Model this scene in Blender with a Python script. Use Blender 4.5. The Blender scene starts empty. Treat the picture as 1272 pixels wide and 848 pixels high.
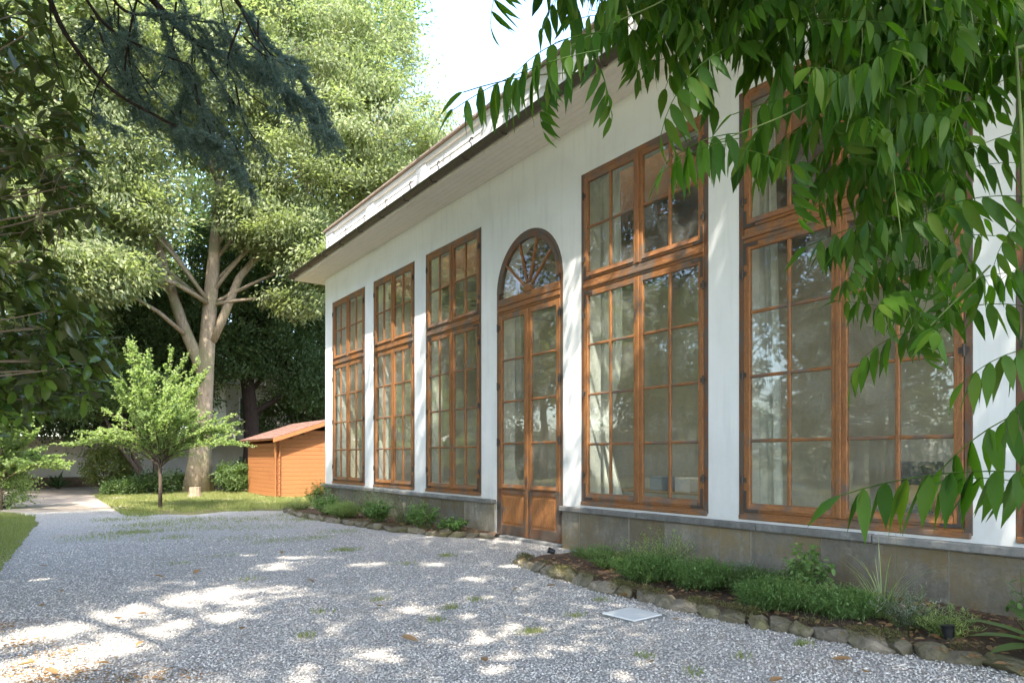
import bpy, math, random
import numpy as np
from mathutils import Vector, Matrix
random.seed(7); RNG = np.random.default_rng(11)
S = bpy.context.scene
COL = S.collection
R = math.radians
PI = math.pi
# ------------------------------------------------------------------ camera
CAMZ = 1.5; FPX = 848.0; TH = math.atan2(596.0, FPX); CT, ST = math.cos(TH), math.sin(TH)
cam = bpy.data.cameras.new('camera'); camo = bpy.data.objects.new('camera', cam); COL.objects.link(camo)
camo.location = (0, 0, CAMZ); camo.rotation_euler = (PI/2, 0, -TH)
cam.sensor_width = 36; cam.lens = 24.0; cam.shift_y = (567-424)/1272.0
cam.clip_start = 0.05; cam.clip_end = 800
S.camera = camo
def at(x, y, d):            # a point d metres in front of the lens plane
    r = (x-636)/FPX*d
    return Vector((r*CT+d*ST, d*CT-r*ST, CAMZ+(567-y)/FPX*d))
# ------------------------------------------------------------------ sky and sun
SUN_EL = R(56); SD = Vector((-.58, -.81, 0)).normalized()
w = bpy.data.worlds.new('World'); S.world = w; w.use_nodes = True
nt = w.node_tree; bg = nt.nodes['Background']
sky = nt.nodes.new('ShaderNodeTexSky'); sky.sky_type = 'NISHITA'; sky.sun_disc = False
sky.sun_elevation = SUN_EL; sky.sun_rotation = math.atan2(SD.x, SD.y)
sky.air_density = 1.0; sky.dust_density = 1.8; sky.ozone_density = 1.0
nt.links.new(sky.outputs[0], bg.inputs[0]); bg.inputs[1].default_value = 0.15
sl = bpy.data.lights.new('sun', 'SUN'); sl.energy = 2.0; sl.angle = R(0.6); sl.color = (1, .94, .83)
so = bpy.data.objects.new('sun', sl); COL.objects.link(so)
so.rotation_euler = (-Vector((SD.x*math.cos(SUN_EL), SD.y*math.cos(SUN_EL), math.sin(SUN_EL)))).to_track_quat('-Z', 'Y').to_euler()
S.render.engine = 'CYCLES'
S.view_settings.view_transform = 'Standard'; S.view_settings.look = 'None'
S.view_settings.exposure = 2.86; S.view_settings.gamma = 1
S.cycles.max_bounces = 10; S.cycles.transparent_max_bounces = 16
S.cycles.diffuse_bounces = 5; S.cycles.glossy_bounces = 4; S.cycles.transmission_bounces = 6
# ------------------------------------------------------------------ materials
def lin(c): return tuple(((v/255)/12.92 if v/255 <= .04045 else ((v/255+.055)/1.055)**2.4) for v in c)
class NT:
    def __init__(s, name):
        s.m = bpy.data.materials.new(name); s.m.use_nodes = True; s.t = s.m.node_tree
        s.b = s.t.nodes['Principled BSDF']; s.out = s.t.nodes['Material Output']
    def n(s, ty, **kw):
        o = s.t.nodes.new(ty)
        for k, v in kw.items():
            if k in o.inputs: o.inputs[k].default_value = v
            else: setattr(o, k, v)
        return o
    def l(s, a, b): s.t.links.new(a, b)
    def pos(s, scale=(1, 1, 1), kind='Position'):
        g = s.n('ShaderNodeNewGeometry') if kind == 'Position' else s.n('ShaderNodeTexCoord')
        mp = s.n('ShaderNodeMapping'); mp.inputs['Scale'].default_value = scale
        s.l(g.outputs[kind], mp.inputs['Vector']); return mp.outputs[0]
    def noise(s, sc, det=4, rough=.55, vec=None, dist=0):
        o = s.n('ShaderNodeTexNoise'); o.inputs['Scale'].default_value = sc; o.inputs['Detail'].default_value = det
        o.inputs['Roughness'].default_value = rough; o.inputs['Distortion'].default_value = dist
        if vec is not None: s.l(vec, o.inputs['Vector'])
        return o.outputs['Fac']
    def ramp(s, fac, stops):
        o = s.n('ShaderNodeValToRGB'); e = o.color_ramp.elements
        while len(e) < len(stops): e.new(.5)
        for q, (p, c) in zip(e, stops):
            q.position = p; q.color = (*c, 1) if len(c) == 3 else c
        s.l(fac, o.inputs[0]); return o.outputs[0]
    def mix(s, fac, a, b, mode='MIX'):
        o = s.n('ShaderNodeMix', data_type='RGBA', blend_type=mode)
        for i, v in ((0, fac), (6, a), (7, b)):
            if isinstance(v, (int, float)): o.inputs[i].default_value = v
            elif isinstance(v, tuple): o.inputs[i].default_value = (*v, 1) if len(v) == 3 else v
            else: s.l(v, o.inputs[i])
        return o.outputs[2]
    def bump(s, h, strength=.3, dist=.01):
        o = s.n('ShaderNodeBump'); o.inputs['Strength'].default_value = strength; o.inputs['Distance'].default_value = dist
        s.l(h, o.inputs['Height']); s.l(o.outputs[0], s.b.inputs['Normal'])
    def base(s, c, rough=.7, spec=.3):
        if isinstance(c, tuple): s.b.inputs['Base Color'].default_value = (*c, 1)
        else: s.l(c, s.b.inputs['Base Color'])
        s.b.inputs['Roughness'].default_value = rough; s.b.inputs['Specular IOR Level'].default_value = spec
        return s.m
W01 = lambda a, b: [(a, (0, 0, 0)), (b, (1, 1, 1))]
def m_plaster(name, c, c2):
    k = NT(name); p = k.pos()
    col = k.mix(k.ramp(k.noise(1.1, 6, .6, p), W01(.45, .75)), c, c2)
    streak = k.noise(3, 5, .6, k.pos((3, 3, .25)))
    col = k.mix(k.ramp(streak, [(.52, (0, 0, 0)), (.8, (.45, .45, .45))]), col, tuple(v*.72 for v in c))
    sx = k.n('ShaderNodeSeparateXYZ'); k.l(p, sx.inputs[0]); mr = k.n('ShaderNodeMapRange'); k.l(sx.outputs[2], mr.inputs[0]); mr.inputs[1].default_value = .7; mr.inputs[2].default_value = 1.9; mr.inputs[3].default_value = .55; mr.inputs[4].default_value = 0
    mu = k.n('ShaderNodeMath', operation='MULTIPLY'); k.l(mr.outputs[0], mu.inputs[0]); k.l(k.noise(6, 8, .75, p), mu.inputs[1])
    col = k.mix(mu.outputs[0], col, (.40, .37, .31))
    k.bump(k.noise(26, 6, .7, p), .25, .006); return k.base(col, .85, .15)
def m_stone(name, c, c2, moss, mossamt=.5):
    k = NT(name); oi = k.n('ShaderNodeObjectInfo')
    cm = k.n('ShaderNodeCombineXYZ'); mu = k.n('ShaderNodeMath', operation='MULTIPLY'); mu.inputs[1].default_value = 53
    k.l(oi.outputs['Random'], mu.inputs[0]); k.l(mu.outputs[0], cm.inputs[0]); k.l(mu.outputs[0], cm.inputs[2])
    ad = k.n('ShaderNodeVectorMath', operation='ADD'); k.l(k.pos(), ad.inputs[0]); k.l(cm.outputs[0], ad.inputs[1]); p = ad.outputs[0]
    mp = k.n('ShaderNodeMapping'); mp.inputs['Scale'].default_value = (1, 2.2, .5); k.l(p, mp.inputs['Vector'])
    col = k.mix(k.ramp(k.noise(3.2, 8, .7, p), W01(.3, .7)), c, c2)
    col = k.mix(k.ramp(k.noise(3, 7, .7, mp.outputs[0], .6), [(.45, (0, 0, 0)), (.68, (.75, .75, .75))]), col, tuple(v*.5 for v in c))
    col = k.mix(k.ramp(k.noise(5, 8, .75, p), [(.56, (0, 0, 0)), (.68, (.5, .5, .5))]), col, tuple(min(1, v*1.5) for v in c))
    col = k.mix(k.ramp(k.noise(22, 6, .7, p), [(.5, (0, 0, 0)), (.72, (.55, .55, .55))]), col, tuple(v*.4 for v in c))
    col = k.mix(k.ramp(k.noise(1.3, 7, .75, p), [(mossamt-.04, (0, 0, 0)), (mossamt+.12, (.85, .85, .85))]), col, moss)
    hs = k.n('ShaderNodeHueSaturation'); k.l(col, hs.inputs['Color'])
    mr = k.n('ShaderNodeMapRange'); k.l(oi.outputs['Random'], mr.inputs[0]); mr.inputs[3].default_value = .8; mr.inputs[4].default_value = 1.3
    k.l(mr.outputs[0], hs.inputs['Value'])
    k.bump(k.noise(24, 10, .8, p), .8, .02); return k.base(hs.outputs[0], .9, .15)
def m_wood(name, scale, c1, c2, grey, amt=.5):
    k = NT(name); p = k.pos(scale)
    g = k.noise(9, 6, .65, p, .6)
    col = k.ramp(g, [(.28, c2), (.62, c1)])
    fine = k.noise(38, 3, .6, p)
    col = k.mix(k.ramp(fine, [(.52, (0, 0, 0)), (.68, (.7, .7, .7))]), col, tuple(v*.35 for v in c2))
    wm = k.noise(2.2, 6, .7, k.pos())
    col = k.mix(k.ramp(wm, [(amt, (0, 0, 0)), (amt+.1, (.85, .85, .85))]), col, grey)
    k.bump(fine, .4, .003); return k.base(col, .5, .4)
def m_leaf(name, cols, trans=.4, rough=.45, spec=.4, under=None, tint=(1.5, 1.75, .7)):
    k = NT(name); g = k.n('ShaderNodeNewGeometry'); n = len(cols)
    r = k.ramp(g.outputs['Random Per Island'], [(i/max(1, n-1), c) for i, c in enumerate(cols)])
    big = k.noise(1.3, 3, .6, k.pos())
    r = k.mix(k.ramp(big, [(.35, (.0, .0, .0)), (.7, (.5, .5, .5))]), r, cols[-1])
    if under: r = k.mix(g.outputs['Backfacing'], r, under)
    k.base(r, rough, spec)
    tr = k.n('ShaderNodeBsdfTranslucent')
    br = k.mix(1.0, r, tint, 'MULTIPLY'); k.l(br, tr.inputs[0])
    ms = k.n('ShaderNodeMixShader'); ms.inputs[0].default_value = trans
    k.l(k.b.outputs[0], ms.inputs[1]); k.l(tr.outputs[0], ms.inputs[2]); k.l(ms.outputs[0], k.out.inputs[0])
    return k.m
def m_plain(name, c, rough=.6, spec=.4, metal=0, var=.25, sc=12):
    k = NT(name); col = k.mix(k.noise(sc, 5, .6, k.pos()), tuple(v*(1-var) for v in c), tuple(min(1, v*(1+var)) for v in c))
    k.base(col, rough, spec); k.b.inputs['Metallic'].default_value = metal; return k.m
def m_bark(name, c1, c2, moss=None):
    k = NT(name); p = k.pos((6, 6, 1.2))
    n1 = k.noise(3, 8, .7, p, .5); col = k.ramp(n1, [(.35, c2), (.65, c1)])
    if moss: col = k.mix(k.ramp(k.noise(.9, 5, .7, k.pos()), W01(.5, .62)), col, moss)
    k.bump(n1, .9, .05); return k.base(col, .9, .15)
def m_glass():
    k = NT('window_glass'); oi = k.n('ShaderNodeObjectInfo')
    add = k.n('ShaderNodeVectorMath', operation='ADD'); k.l(k.pos(), add.inputs[0])
    cmb = k.n('ShaderNodeCombineXYZ'); mu = k.n('ShaderNodeMath', operation='MULTIPLY'); mu.inputs[1].default_value = 37
    k.l(oi.outputs['Random'], mu.inputs[0]); k.l(mu.outputs[0], cmb.inputs[0]); k.l(cmb.outputs[0], add.inputs[1])
    nz = k.noise(1.3, 0, .5, add.outputs[0])
    bp = k.n('ShaderNodeBump'); bp.inputs['Strength'].default_value = .12; bp.inputs['Distance'].default_value = .02; k.l(nz, bp.inputs['Height'])
    gl = k.n('ShaderNodeBsdfGlossy'); gl.inputs['Roughness'].default_value = .012; gl.inputs['Color'].default_value = (1, 1, 1, 1); k.l(bp.outputs[0], gl.inputs['Normal'])
    tr = k.n('ShaderNodeBsdfTransparent'); tr.inputs[0].default_value = (.93, .95, .92, 1)
    df = k.n('ShaderNodeBsdfDiffuse'); df.inputs[0].default_value = (.55, .55, .5, 1)
    dirt = k.ramp(k.noise(2.3, 7, .75, k.pos()), [(.45, (.03, .03, .03)), (.8, (.22, .22, .22))])
    fr = k.n('ShaderNodeFresnel'); gg = k.n('ShaderNodeNewGeometry'); ir = k.n('ShaderNodeMapRange'); k.l(gg.outputs['Backfacing'], ir.inputs[0]); ir.inputs[3].default_value = 1.6; ir.inputs[4].default_value = 1/1.6; k.l(ir.outputs[0], fr.inputs[0]); k.l(bp.outputs[0], fr.inputs['Normal'])
    m1 = k.n('ShaderNodeMixShader'); k.l(fr.outputs[0], m1.inputs[0]); k.l(tr.outputs[0], m1.inputs[1]); k.l(gl.outputs[0], m1.inputs[2])
    m2 = k.n('ShaderNodeMixShader'); k.l(dirt, m2.inputs[0]); k.l(m1.outputs[0], m2.inputs[1]); k.l(df.outputs[0], m2.inputs[2])
    k.l(m2.outputs[0], k.out.inputs[0]); return k.m
def m_gravel(name, cols, sc=42, soil=None, bumpd=.02):
    k = NT(name); p = k.pos((1, 1, 1))
    v = k.n('ShaderNodeTexVoronoi'); v.inputs['Scale'].default_value = sc; k.l(p, v.inputs['Vector'])
    sep = k.n('ShaderNodeSeparateColor'); k.l(v.outputs['Color'], sep.inputs[0])
    col = k.ramp(sep.outputs[0], [(i/(len(cols)-1), c) for i, c in enumerate(cols)])
    col = k.mix(k.ramp(v.outputs['Distance'], [(.3, (0, 0, 0)), (.75, (.75, .75, .75))]), col, tuple(c*.35 for c in cols[1]))
    if soil:
        col = k.mix(k.ramp(k.noise(.5, 7, .7, p), [(.57, (0, 0, 0)), (.72, (.75, .75, .75))]), col, soil)
    inv = k.n('ShaderNodeMath', operation='SUBTRACT'); inv.inputs[0].default_value = 1; k.l(v.outputs['Distance'], inv.inputs[1])
    k.bump(inv.outputs[0], .8, bumpd); return k.base(col, .85, .2)
def m_ground(name, a, b, c, sc=2):
    k = NT(name); p = k.pos(); col = k.mix(k.ramp(k.noise(sc, 8, .7, p), W01(.35, .65)), a, b)
    col = k.mix(k.ramp(k.noise(sc*8, 6, .7, p), [(.5, (0, 0, 0)), (.7, (.8, .8, .8))]), col, c)
    k.bump(k.noise(sc*14, 8, .8, p), .8, .03); return k.base(col, .95, .1)
M = {}
M['plaster'] = m_plaster('white_plaster', (.76, .76, .74), (.69, .69, .67))
M['cream'] = m_plaster('cream_soffit', (.78, .72, .65), (.73, .67, .60))
M['inner'] = m_plaster('beige_inner_wall', (.72, .66, .53), (.65, .59, .48))
M['farhouse'] = m_plaster('pale_house_plaster', (.46, .43, .38), (.36, .33, .28))
M['stone'] = m_stone('grey_plinth_stone', (.29, .26, .205), (.165, .15, .12), (.22, .165, .085), .49)
M['ledge'] = m_stone('ledge_stone', (.27, .26, .24), (.19, .185, .17), (.16, .15, .11), .6)
M['mortar'] = m_plain('mortar', (.42, .39, .33), .95, .1)
M['rock'] = m_stone('mossy_rock', (.27, .235, .18), (.16, .13, .095), (.13, .12, .05), .5)
WO = (.34, .145, .047); WD = (.15, .06, .022); WG = (.13, .10, .078)
M['woodv'] = m_wood('upright_weathered_wood', (7, 7, .7), WO, WD, WG, .56)
M['woodh'] = m_wood('level_weathered_wood', (7, .7, 7), WO, WD, WG, .47)
M['woodf'] = m_wood('old_frame_wood', (7, 7, .8), (.19, .08, .033), (.09, .04, .02), (.10, .078, .06), .44)
M['shed'] = m_wood('orange_shed_wood', (.8, .8, 8), (.44, .18, .07), (.36, .14, .05), (.27, .10, .04), .58)
M['shedroof'] = m_gravel('red_roof_felt', [(.19, .10, .075), (.26, .15, .115), (.33, .21, .17)], 25)
M['iron'] = m_plain('rusty_iron', (.075, .06, .05), .6, .4, .3)
M['gutter'] = m_plain('brown_gutter_metal', (.11, .09, .065), .42, .5, .5)
M['coping'] = m_plain('clay_coping', (.27, .215, .175), .85, .2, 0, .4, 5)
M['glass'] = m_glass()
M['gravel'] = m_gravel('gravel_surface', [(.37, .345, .32), (.52, .485, .45), (.62, .58, .535), (.72, .675, .61)], 48, (.42, .34, .26))
M['pebble'] = None
def m_pebble():
    k = NT('pebble'); g = k.n('ShaderNodeNewGeometry')
    c = k.ramp(g.outputs['Random Per Island'], [(0, (.28, .255, .235)), (.3, (.48, .445, .41)), (.65, (.61, .57, .525)), (.85, (.72, .67, .60)), (1, (.84, .785, .71))])
    c = k.mix(k.ramp(k.noise(.9, 6, .65, k.pos()), [(.45, (0, 0, 0)), (.7, (.35, .35, .35))]), c, (.40, .35, .29))
    return k.base(c, .8, .25)
M['pebble'] = m_pebble()
M['soil'] = m_ground('soil', (.10, .065, .045), (.16, .11, .08), (.05, .035, .025))
M['pathsoil'] = m_ground('sandy_path', (.42, .36, .30), (.30, .24, .19), (.48, .43, .37), 3)
M['turf'] = m_ground('turf', (.15, .16, .06), (.24, .20, .11), (.09, .11, .035), 2)
M['grass'] = m_leaf('grass_blades', [(.14, .19, .045), (.22, .25, .08), (.30, .29, .13)], .4, .6)
M['bark_pale'] = m_bark('pale_bark', (.38, .31, .22), (.20, .155, .11), (.22, .20, .12))
M['bark'] = m_bark('brown_bark', (.15, .11, .08), (.06, .045, .035))
M['bark_dark'] = m_bark('dark_bark', (.05, .035, .028), (.022, .016, .013))
M['twig'] = m_plain('pale_twig', (.20, .15, .10), .85, .15)
M['greentwig'] = m_plain('green_twig', (.09, .12, .035), .7, .2)
M['lf_big'] = m_leaf('pale_tree_leaf', [(.16, .19, .09), (.23, .265, .135), (.32, .35, .20), (.25, .28, .14)], .46, .6, .3, None, (1.35, 1.5, .8))
M['lf_herb'] = m_leaf('herb_leaf', [(.09, .175, .05), (.15, .25, .08), (.22, .33, .12)], .4, .6, .2, None, (1.3, 1.5, .8))
M['lf_lime'] = m_leaf('lime_leaf', [(.21, .29, .09), (.29, .37, .14), (.36, .43, .20)], .5, .6, .3, None, (1.25, 1.4, .8))
M['lf_dark'] = m_leaf('evergreen_leaf', [(.045, .075, .03), (.07, .11, .045), (.10, .145, .06)], .28, .6, .2)
M['lf_mid'] = m_leaf('mid_green_leaf', [(.055, .10, .03), (.085, .14, .04), (.12, .17, .06)], .35, .5)
M['lf_yel'] = m_leaf('variegated_leaf', [(.06, .09, .02), (.20, .22, .05), (.10, .12, .03)], .3, .5)
M['lf_blue'] = m_leaf('cedar_needle', [(.09, .14, .115), (.13, .19, .16), (.17, .24, .205)], .3, .6, .2, None, (1.2, 1.3, 1.1))
M['lf_mag'] = m_leaf('magnolia_leaf', [(.04, .10, .018), (.08, .16, .03), (.17, .21, .04)], .38, .25, .7, (.065, .08, .022))
M['lf_wis'] = m_leaf('wisteria_leaf', [(.018, .05, .005), (.032, .082, .008), (.065, .13, .014), (.05, .11, .01), (.11, .16, .02), (.034, .084, .008)], .46, .5, .2, None, (1.6, 1.9, .5))
M['lf_moss'] = m_leaf('moss', [(.10, .11, .035), (.13, .14, .05), (.17, .13, .07)], .3, .8, .1, None, (1.2, 1.3, .8))
M['lf_lav'] = m_leaf('grey_green_leaf', [(.16, .20, .15), (.22, .26, .20), (.28, .30, .26)], .25, .7, .2)
M['lf_dry'] = m_leaf('dry_leaf', [(.22, .10, .04), (.33, .18, .08), (.28, .20, .12)], .2, .7, .2)
M['white'] = m_plain('white_stone', (.66, .66, .64), .7, .2, 0, .06)
M['black'] = m_plain('black_plastic', (.015, .015, .016), .4, .5)
M['chrome'] = m_plain('pale_metal', (.6, .6, .62), .25, .5, .9)
M['curtain'] = m_plain('white_curtain', (.72, .71, .67), .9, .1, 0, .05)
def m_frost():
    k = NT('added_light_diffuser'); t = k.n('ShaderNodeBsdfTranslucent'); t.inputs[0].default_value = (.80, .77, .68, 1); k.l(t.outputs[0], k.out.inputs[0]); return k.m  # translucent sheet for the added roof openings, spreads daylight into the room
M['frosted'] = m_frost()
M['darkwood'] = m_plain('brown_ceiling_wood', (.20, .10, .05), .7, .2)
M['floor'] = m_plain('pale_tile', (.42, .36, .28), .35, .4, 0, .1)
M['terra'] = m_plain('terracotta', (.42, .17, .07), .8, .2)
M['box_white'] = m_plain('white_carton', (.7, .7, .72), .7, .2, 0, .05)
M['box_blue'] = m_plain('blue_grey_plastic', (.25, .33, .45), .5, .3, 0, .05)
M['tan'] = m_plain('tan_wood', (.36, .22, .10), .5, .3)
M['charcoal'] = m_plain('charcoal_fabric', (.03, .032, .035), .9, .1)
M['orange'] = m_plain('orange_fabric', (.6, .16, .04), .8, .2)
# ------------------------------------------------------------------ mesh helpers
def link(name, me, mat, parent=None, loc=None):
    if mat is not None and len(me.materials) == 0: me.materials.append(M[mat] if isinstance(mat, str) else mat)
    o = bpy.data.objects.new(name, me); COL.objects.link(o)
    if parent is not None: o.parent = parent
    if loc is not None: o.location = loc
    return o
def tag(o, label=None, cat=None, group=None, kind=None):
    if label: o['label'] = label
    if cat: o['category'] = cat
    if group: o['group'] = group
    if kind: o['kind'] = kind
    return o
def empty(name, loc, label, cat, group=None, rz=0):
    o = bpy.data.objects.new(name, None); COL.objects.link(o); o.location = loc; o.rotation_euler = (0, 0, rz)
    o.empty_display_size = .2
    return tag(o, label, cat, group)
class MB:
    def __init__(s): s.v = []; s.f = []
    def add(s, vs, fs):
        b = len(s.v); s.v += [tuple(p) for p in vs]; s.f += [tuple(i+b for i in f) for f in fs]; return s
    def box(s, a, b, ch=0.0):
        (x0, y0, z0), (x1, y1, z1) = a, b
        x0, x1 = min(x0, x1), max(x0, x1); y0, y1 = min(y0, y1), max(y0, y1); z0, z1 = min(z0, z1), max(z0, z1)
        if ch <= 0:
            return s.add([(x0, y0, z0), (x1, y0, z0), (x1, y1, z0), (x0, y1, z0), (x0, y0, z1), (x1, y0, z1), (x1, y1, z1), (x0, y1, z1)],
                         [(0, 3, 2, 1), (4, 5, 6, 7), (0, 1, 5, 4), (1, 2, 6, 5), (2, 3, 7, 6), (3, 0, 4, 7)])
        ch = min(ch, (x1-x0)*.3, (y1-y0)*.3, (z1-z0)*.3)
        X = (x0, x1); Y = (y0, y1); Z = (z0, z1); vs = []; idx = {}
        for i in (0, 1):
            for j in (0, 1):
                for k in (0, 1):
                    sx, sy, sz = (1, -1)[i], (1, -1)[j], (1, -1)[k]
                    for ax in range(3):
                        p = [X[i]+sx*ch, Y[j]+sy*ch, Z[k]+sz*ch]; p[ax] = (X[i], Y[j], Z[k])[ax]
                        idx[(i, j, k, ax)] = len(vs); vs.append(tuple(p))
        fs = []
        for i in (0, 1):
            q = [idx[(i, 0, 0, 0)], idx[(i, 1, 0, 0)], idx[(i, 1, 1, 0)], idx[(i, 0, 1, 0)]]; fs.append(q if i else q[::-1])
            q = [idx[(0, i, 0, 1)], idx[(0, i, 1, 1)], idx[(1, i, 1, 1)], idx[(1, i, 0, 1)]]; fs.append(q if i else q[::-1])
            q = [idx[(0, 0, i, 2)], idx[(1, 0, i, 2)], idx[(1, 1, i, 2)], idx[(0, 1, i, 2)]]; fs.append(q if i else q[::-1])
        for a_ in (0, 1):
            for b_ in (0, 1):
                q = [idx[(a_, b_, 0, 0)], idx[(a_, b_, 1, 0)], idx[(a_, b_, 1, 1)], idx[(a_, b_, 0, 1)]]; fs.append(q if a_ != b_ else q[::-1])
                q = [idx[(a_, 0, b_, 0)], idx[(a_, 1, b_, 0)], idx[(a_, 1, b_, 2)], idx[(a_, 0, b_, 2)]]; fs.append(q if a_ == b_ else q[::-1])
                q = [idx[(0, a_, b_, 1)], idx[(1, a_, b_, 1)], idx[(1, a_, b_, 2)], idx[(0, a_, b_, 2)]]; fs.append(q if a_ != b_ else q[::-1])
        for i in (0, 1):
            for j in (0, 1):
                for k in (0, 1):
                    t = [idx[(i, j, k, a_)] for a_ in range(3)]; fs.append(t if (i+j+k) % 2 else t[::-1])
        return s.add(vs, fs)
    def tube(s, pts, rad, n=8, cap=True, flare=None):
        pts = [Vector(p) for p in pts]; b = len(s.v); m = len(pts)
        if isinstance(rad, (int, float)): rad = [rad]*m
        for i, p in enumerate(pts):
            t = (pts[min(i+1, m-1)]-pts[max(i-1, 0)])
            t = t.normalized() if t.length > 1e-9 else Vector((0, 0, 1))
            u = t.cross(Vector((0, 0, 1)) if abs(t.z) < .95 else Vector((1, 0, 0))).normalized(); v = t.cross(u)
            if i == 0: u0 = u
            else:
                u = (u0-t*u0.dot(t)); u = u.normalized() if u.length > 1e-6 else t.orthogonal().normalized(); v = t.cross(u); u0 = u
            for k in range(n):
                a = 2*PI*k/n; r = rad[i]
                if flare: r *= flare(i/(m-1), a)
                s.v.append(tuple(p+u*math.cos(a)*r+v*math.sin(a)*r))
        for i in range(m-1):
            for k in range(n):
                k2 = (k+1) % n; s.f.append((b+i*n+k, b+i*n+k2, b+(i+1)*n+k2, b+(i+1)*n+k))
        if cap:
            s.f.append(tuple(b+k for k in range(n))[::-1]); s.f.append(tuple(b+(m-1)*n+k for k in range(n)))
        return s
    def prism(s, poly, axis, a, b):     # poly: 2-D outline; extruded along axis from a to b
        def P(p, t):
            return {0: (t, p[0], p[1]), 1: (p[0], t, p[1]), 2: (p[0], p[1], t)}[axis]
        n = len(poly)
        fs = [tuple(range(n)), tuple(range(2*n-1, n-1, -1))]+[(i, (i+1) % n+0, (i+1) % n+n, i+n)[::-1] for i in range(n)]
        return s.add([P(p, a) for p in poly]+[P(p, b) for p in poly], fs)
    def mesh(s, name, smooth=False):
        me = bpy.data.meshes.new(name); me.from_pydata(s.v, [], s.f); me.update()
        if smooth: me.shade_smooth()
        return me
    def build(s, name, mat, parent=None, smooth=False, loc=None, fix=False):
        me = s.mesh(name, smooth)
        if fix:
            import bmesh
            bm = bmesh.new(); bm.from_mesh(me); bmesh.ops.recalc_face_normals(bm, faces=bm.faces); bm.to_mesh(me); bm.free()
        return link(name, me, mat, parent, loc)
def fastmesh(name, V, F):               # V (n,3) float, F (m,k) int, all faces k-sided
    V = np.ascontiguousarray(V, dtype=np.float32); F = np.ascontiguousarray(F, dtype=np.int32); k = F.shape[1]
    me = bpy.data.meshes.new(name); me.vertices.add(len(V)); me.vertices.foreach_set('co', V.ravel())
    me.loops.add(F.size); me.loops.foreach_set('vertex_index', F.ravel())
    me.polygons.add(len(F)); me.polygons.foreach_set('loop_start', np.arange(0, F.size, k, dtype=np.int32))
    me.polygons.foreach_set('loop_total', np.full(len(F), k, dtype=np.int32))
    me.update(calc_edges=True); return me
def nrm(a): return a/np.maximum(np.linalg.norm(a, axis=1, keepdims=True), 1e-9)
def leafmesh(name, P, D, N, L, W, fold=.25, shape='rhomb'):
    """leaves: P base points, D directions, N upward normals, L lengths, W widths"""
    n = len(P); D = nrm(D); Sd = nrm(np.cross(D, N)); N = nrm(np.cross(Sd, D))
    L = np.broadcast_to(np.asarray(L, float).reshape(-1, 1), (n, 1)); W = np.broadcast_to(np.asarray(W, float).reshape(-1, 1), (n, 1))
    if shape == 'rhomb':
        V = np.stack([P, P+D*L*.45+Sd*W*.5+N*W*fold, P+D*L-N*L*.08, P+D*L*.45-Sd*W*.5+N*W*fold], 1)
        F = np.arange(n*4).reshape(n, 4)
        return fastmesh(name, V.reshape(-1, 3), F)
    if shape == 'blade':
        V = np.stack([P-Sd*W*.5, P+Sd*W*.5, P+D*L], 1); return fastmesh(name, V.reshape(-1, 3), np.arange(n*3).reshape(n, 3))
    # oval: six points, two quads with a fold along the midrib
    V = np.stack([P, P+D*L*.3+Sd*W*.46+N*W*fold, P+D*L*.7+Sd*W*.36+N*W*fold*.7-N*L*.03, P+D*L-N*L*.12,
                  P+D*L*.7-Sd*W*.36+N*W*fold*.7-N*L*.03, P+D*L*.3-Sd*W*.46+N*W*fold, P+D*L*.35-N*L*.004, P+D*L*.7-N*L*.035], 1)
    b = (np.arange(n)*8)[:, None]
    F = np.concatenate([b+np.array([q]) for q in ((0, 1, 2, 6), (6, 2, 3, 7), (0, 6, 4, 5), (6, 7, 3, 4))], 0)
    return fastmesh(name, V.reshape(-1, 3), F)
def rnd_dirs(n): return nrm(RNG.normal(size=(n, 3)))
def curve(a, b, sag=0., wob=.0, n=6):
    a = Vector(a); b = Vector(b); out = []
    L = (b-a).length
    w1 = Vector([random.uniform(-1, 1) for _ in range(3)])*wob*L
    for i in range(n):
        t = i/(n-1); p = a.lerp(b, t)+w1*math.sin(PI*t)*.6
        p.z += sag*L*math.sin(PI*t); out.append(p)
    return out
# ------------------------------------------------------------------ ground
def sheet(name, poly, z, mat, kind='structure'):
    mb = MB(); mb.add([(x, y, z) for x, y in poly], [tuple(range(len(poly)))]); return tag(mb.build(name, mat), kind=kind)
def jag(pts, amp, step):
    out = []
    for i in range(len(pts)):
        a = Vector((*pts[i], 0)); b = Vector((*pts[(i+1) % len(pts)], 0)); n = max(1, int((b-a).length/step))
        for k in range(n):
            p = a.lerp(b, k/n); out.append((p.x+random.uniform(-amp, amp), p.y+random.uniform(-amp, amp)))
    return out
sheet('ground', [(-400, -400), (400, -400), (400, 400), (-400, 400)], -.012, 'turf')
sheet('gravel_yard', jag([(-.45, -6), (7.2, -6), (7.2, 20.2), (5.6, 19.3), (4.4, 19.9), (3.4, 19.2), (2.4, 20.3), (1.9, 22.5), (-.6, 22.7), (.1, 20), (-.05, 17), (-.3, 13), (-.6, 9)], .10, .5), -.004, 'gravel')
sheet('path', jag([(-2.5, 22.6), (2.0, 22.4), (2.6, 25), (3.0, 29), (3.2, 39.9), (-6, 39.9), (-4, 27)], .12, .6), .0, 'pathsoil')
sheet('soil_by_wall', jag([(3.1, 31.5), (22, 31.5), (22, 39.9), (3.3, 39.9)], .15, .6), .0, 'soil')
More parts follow.
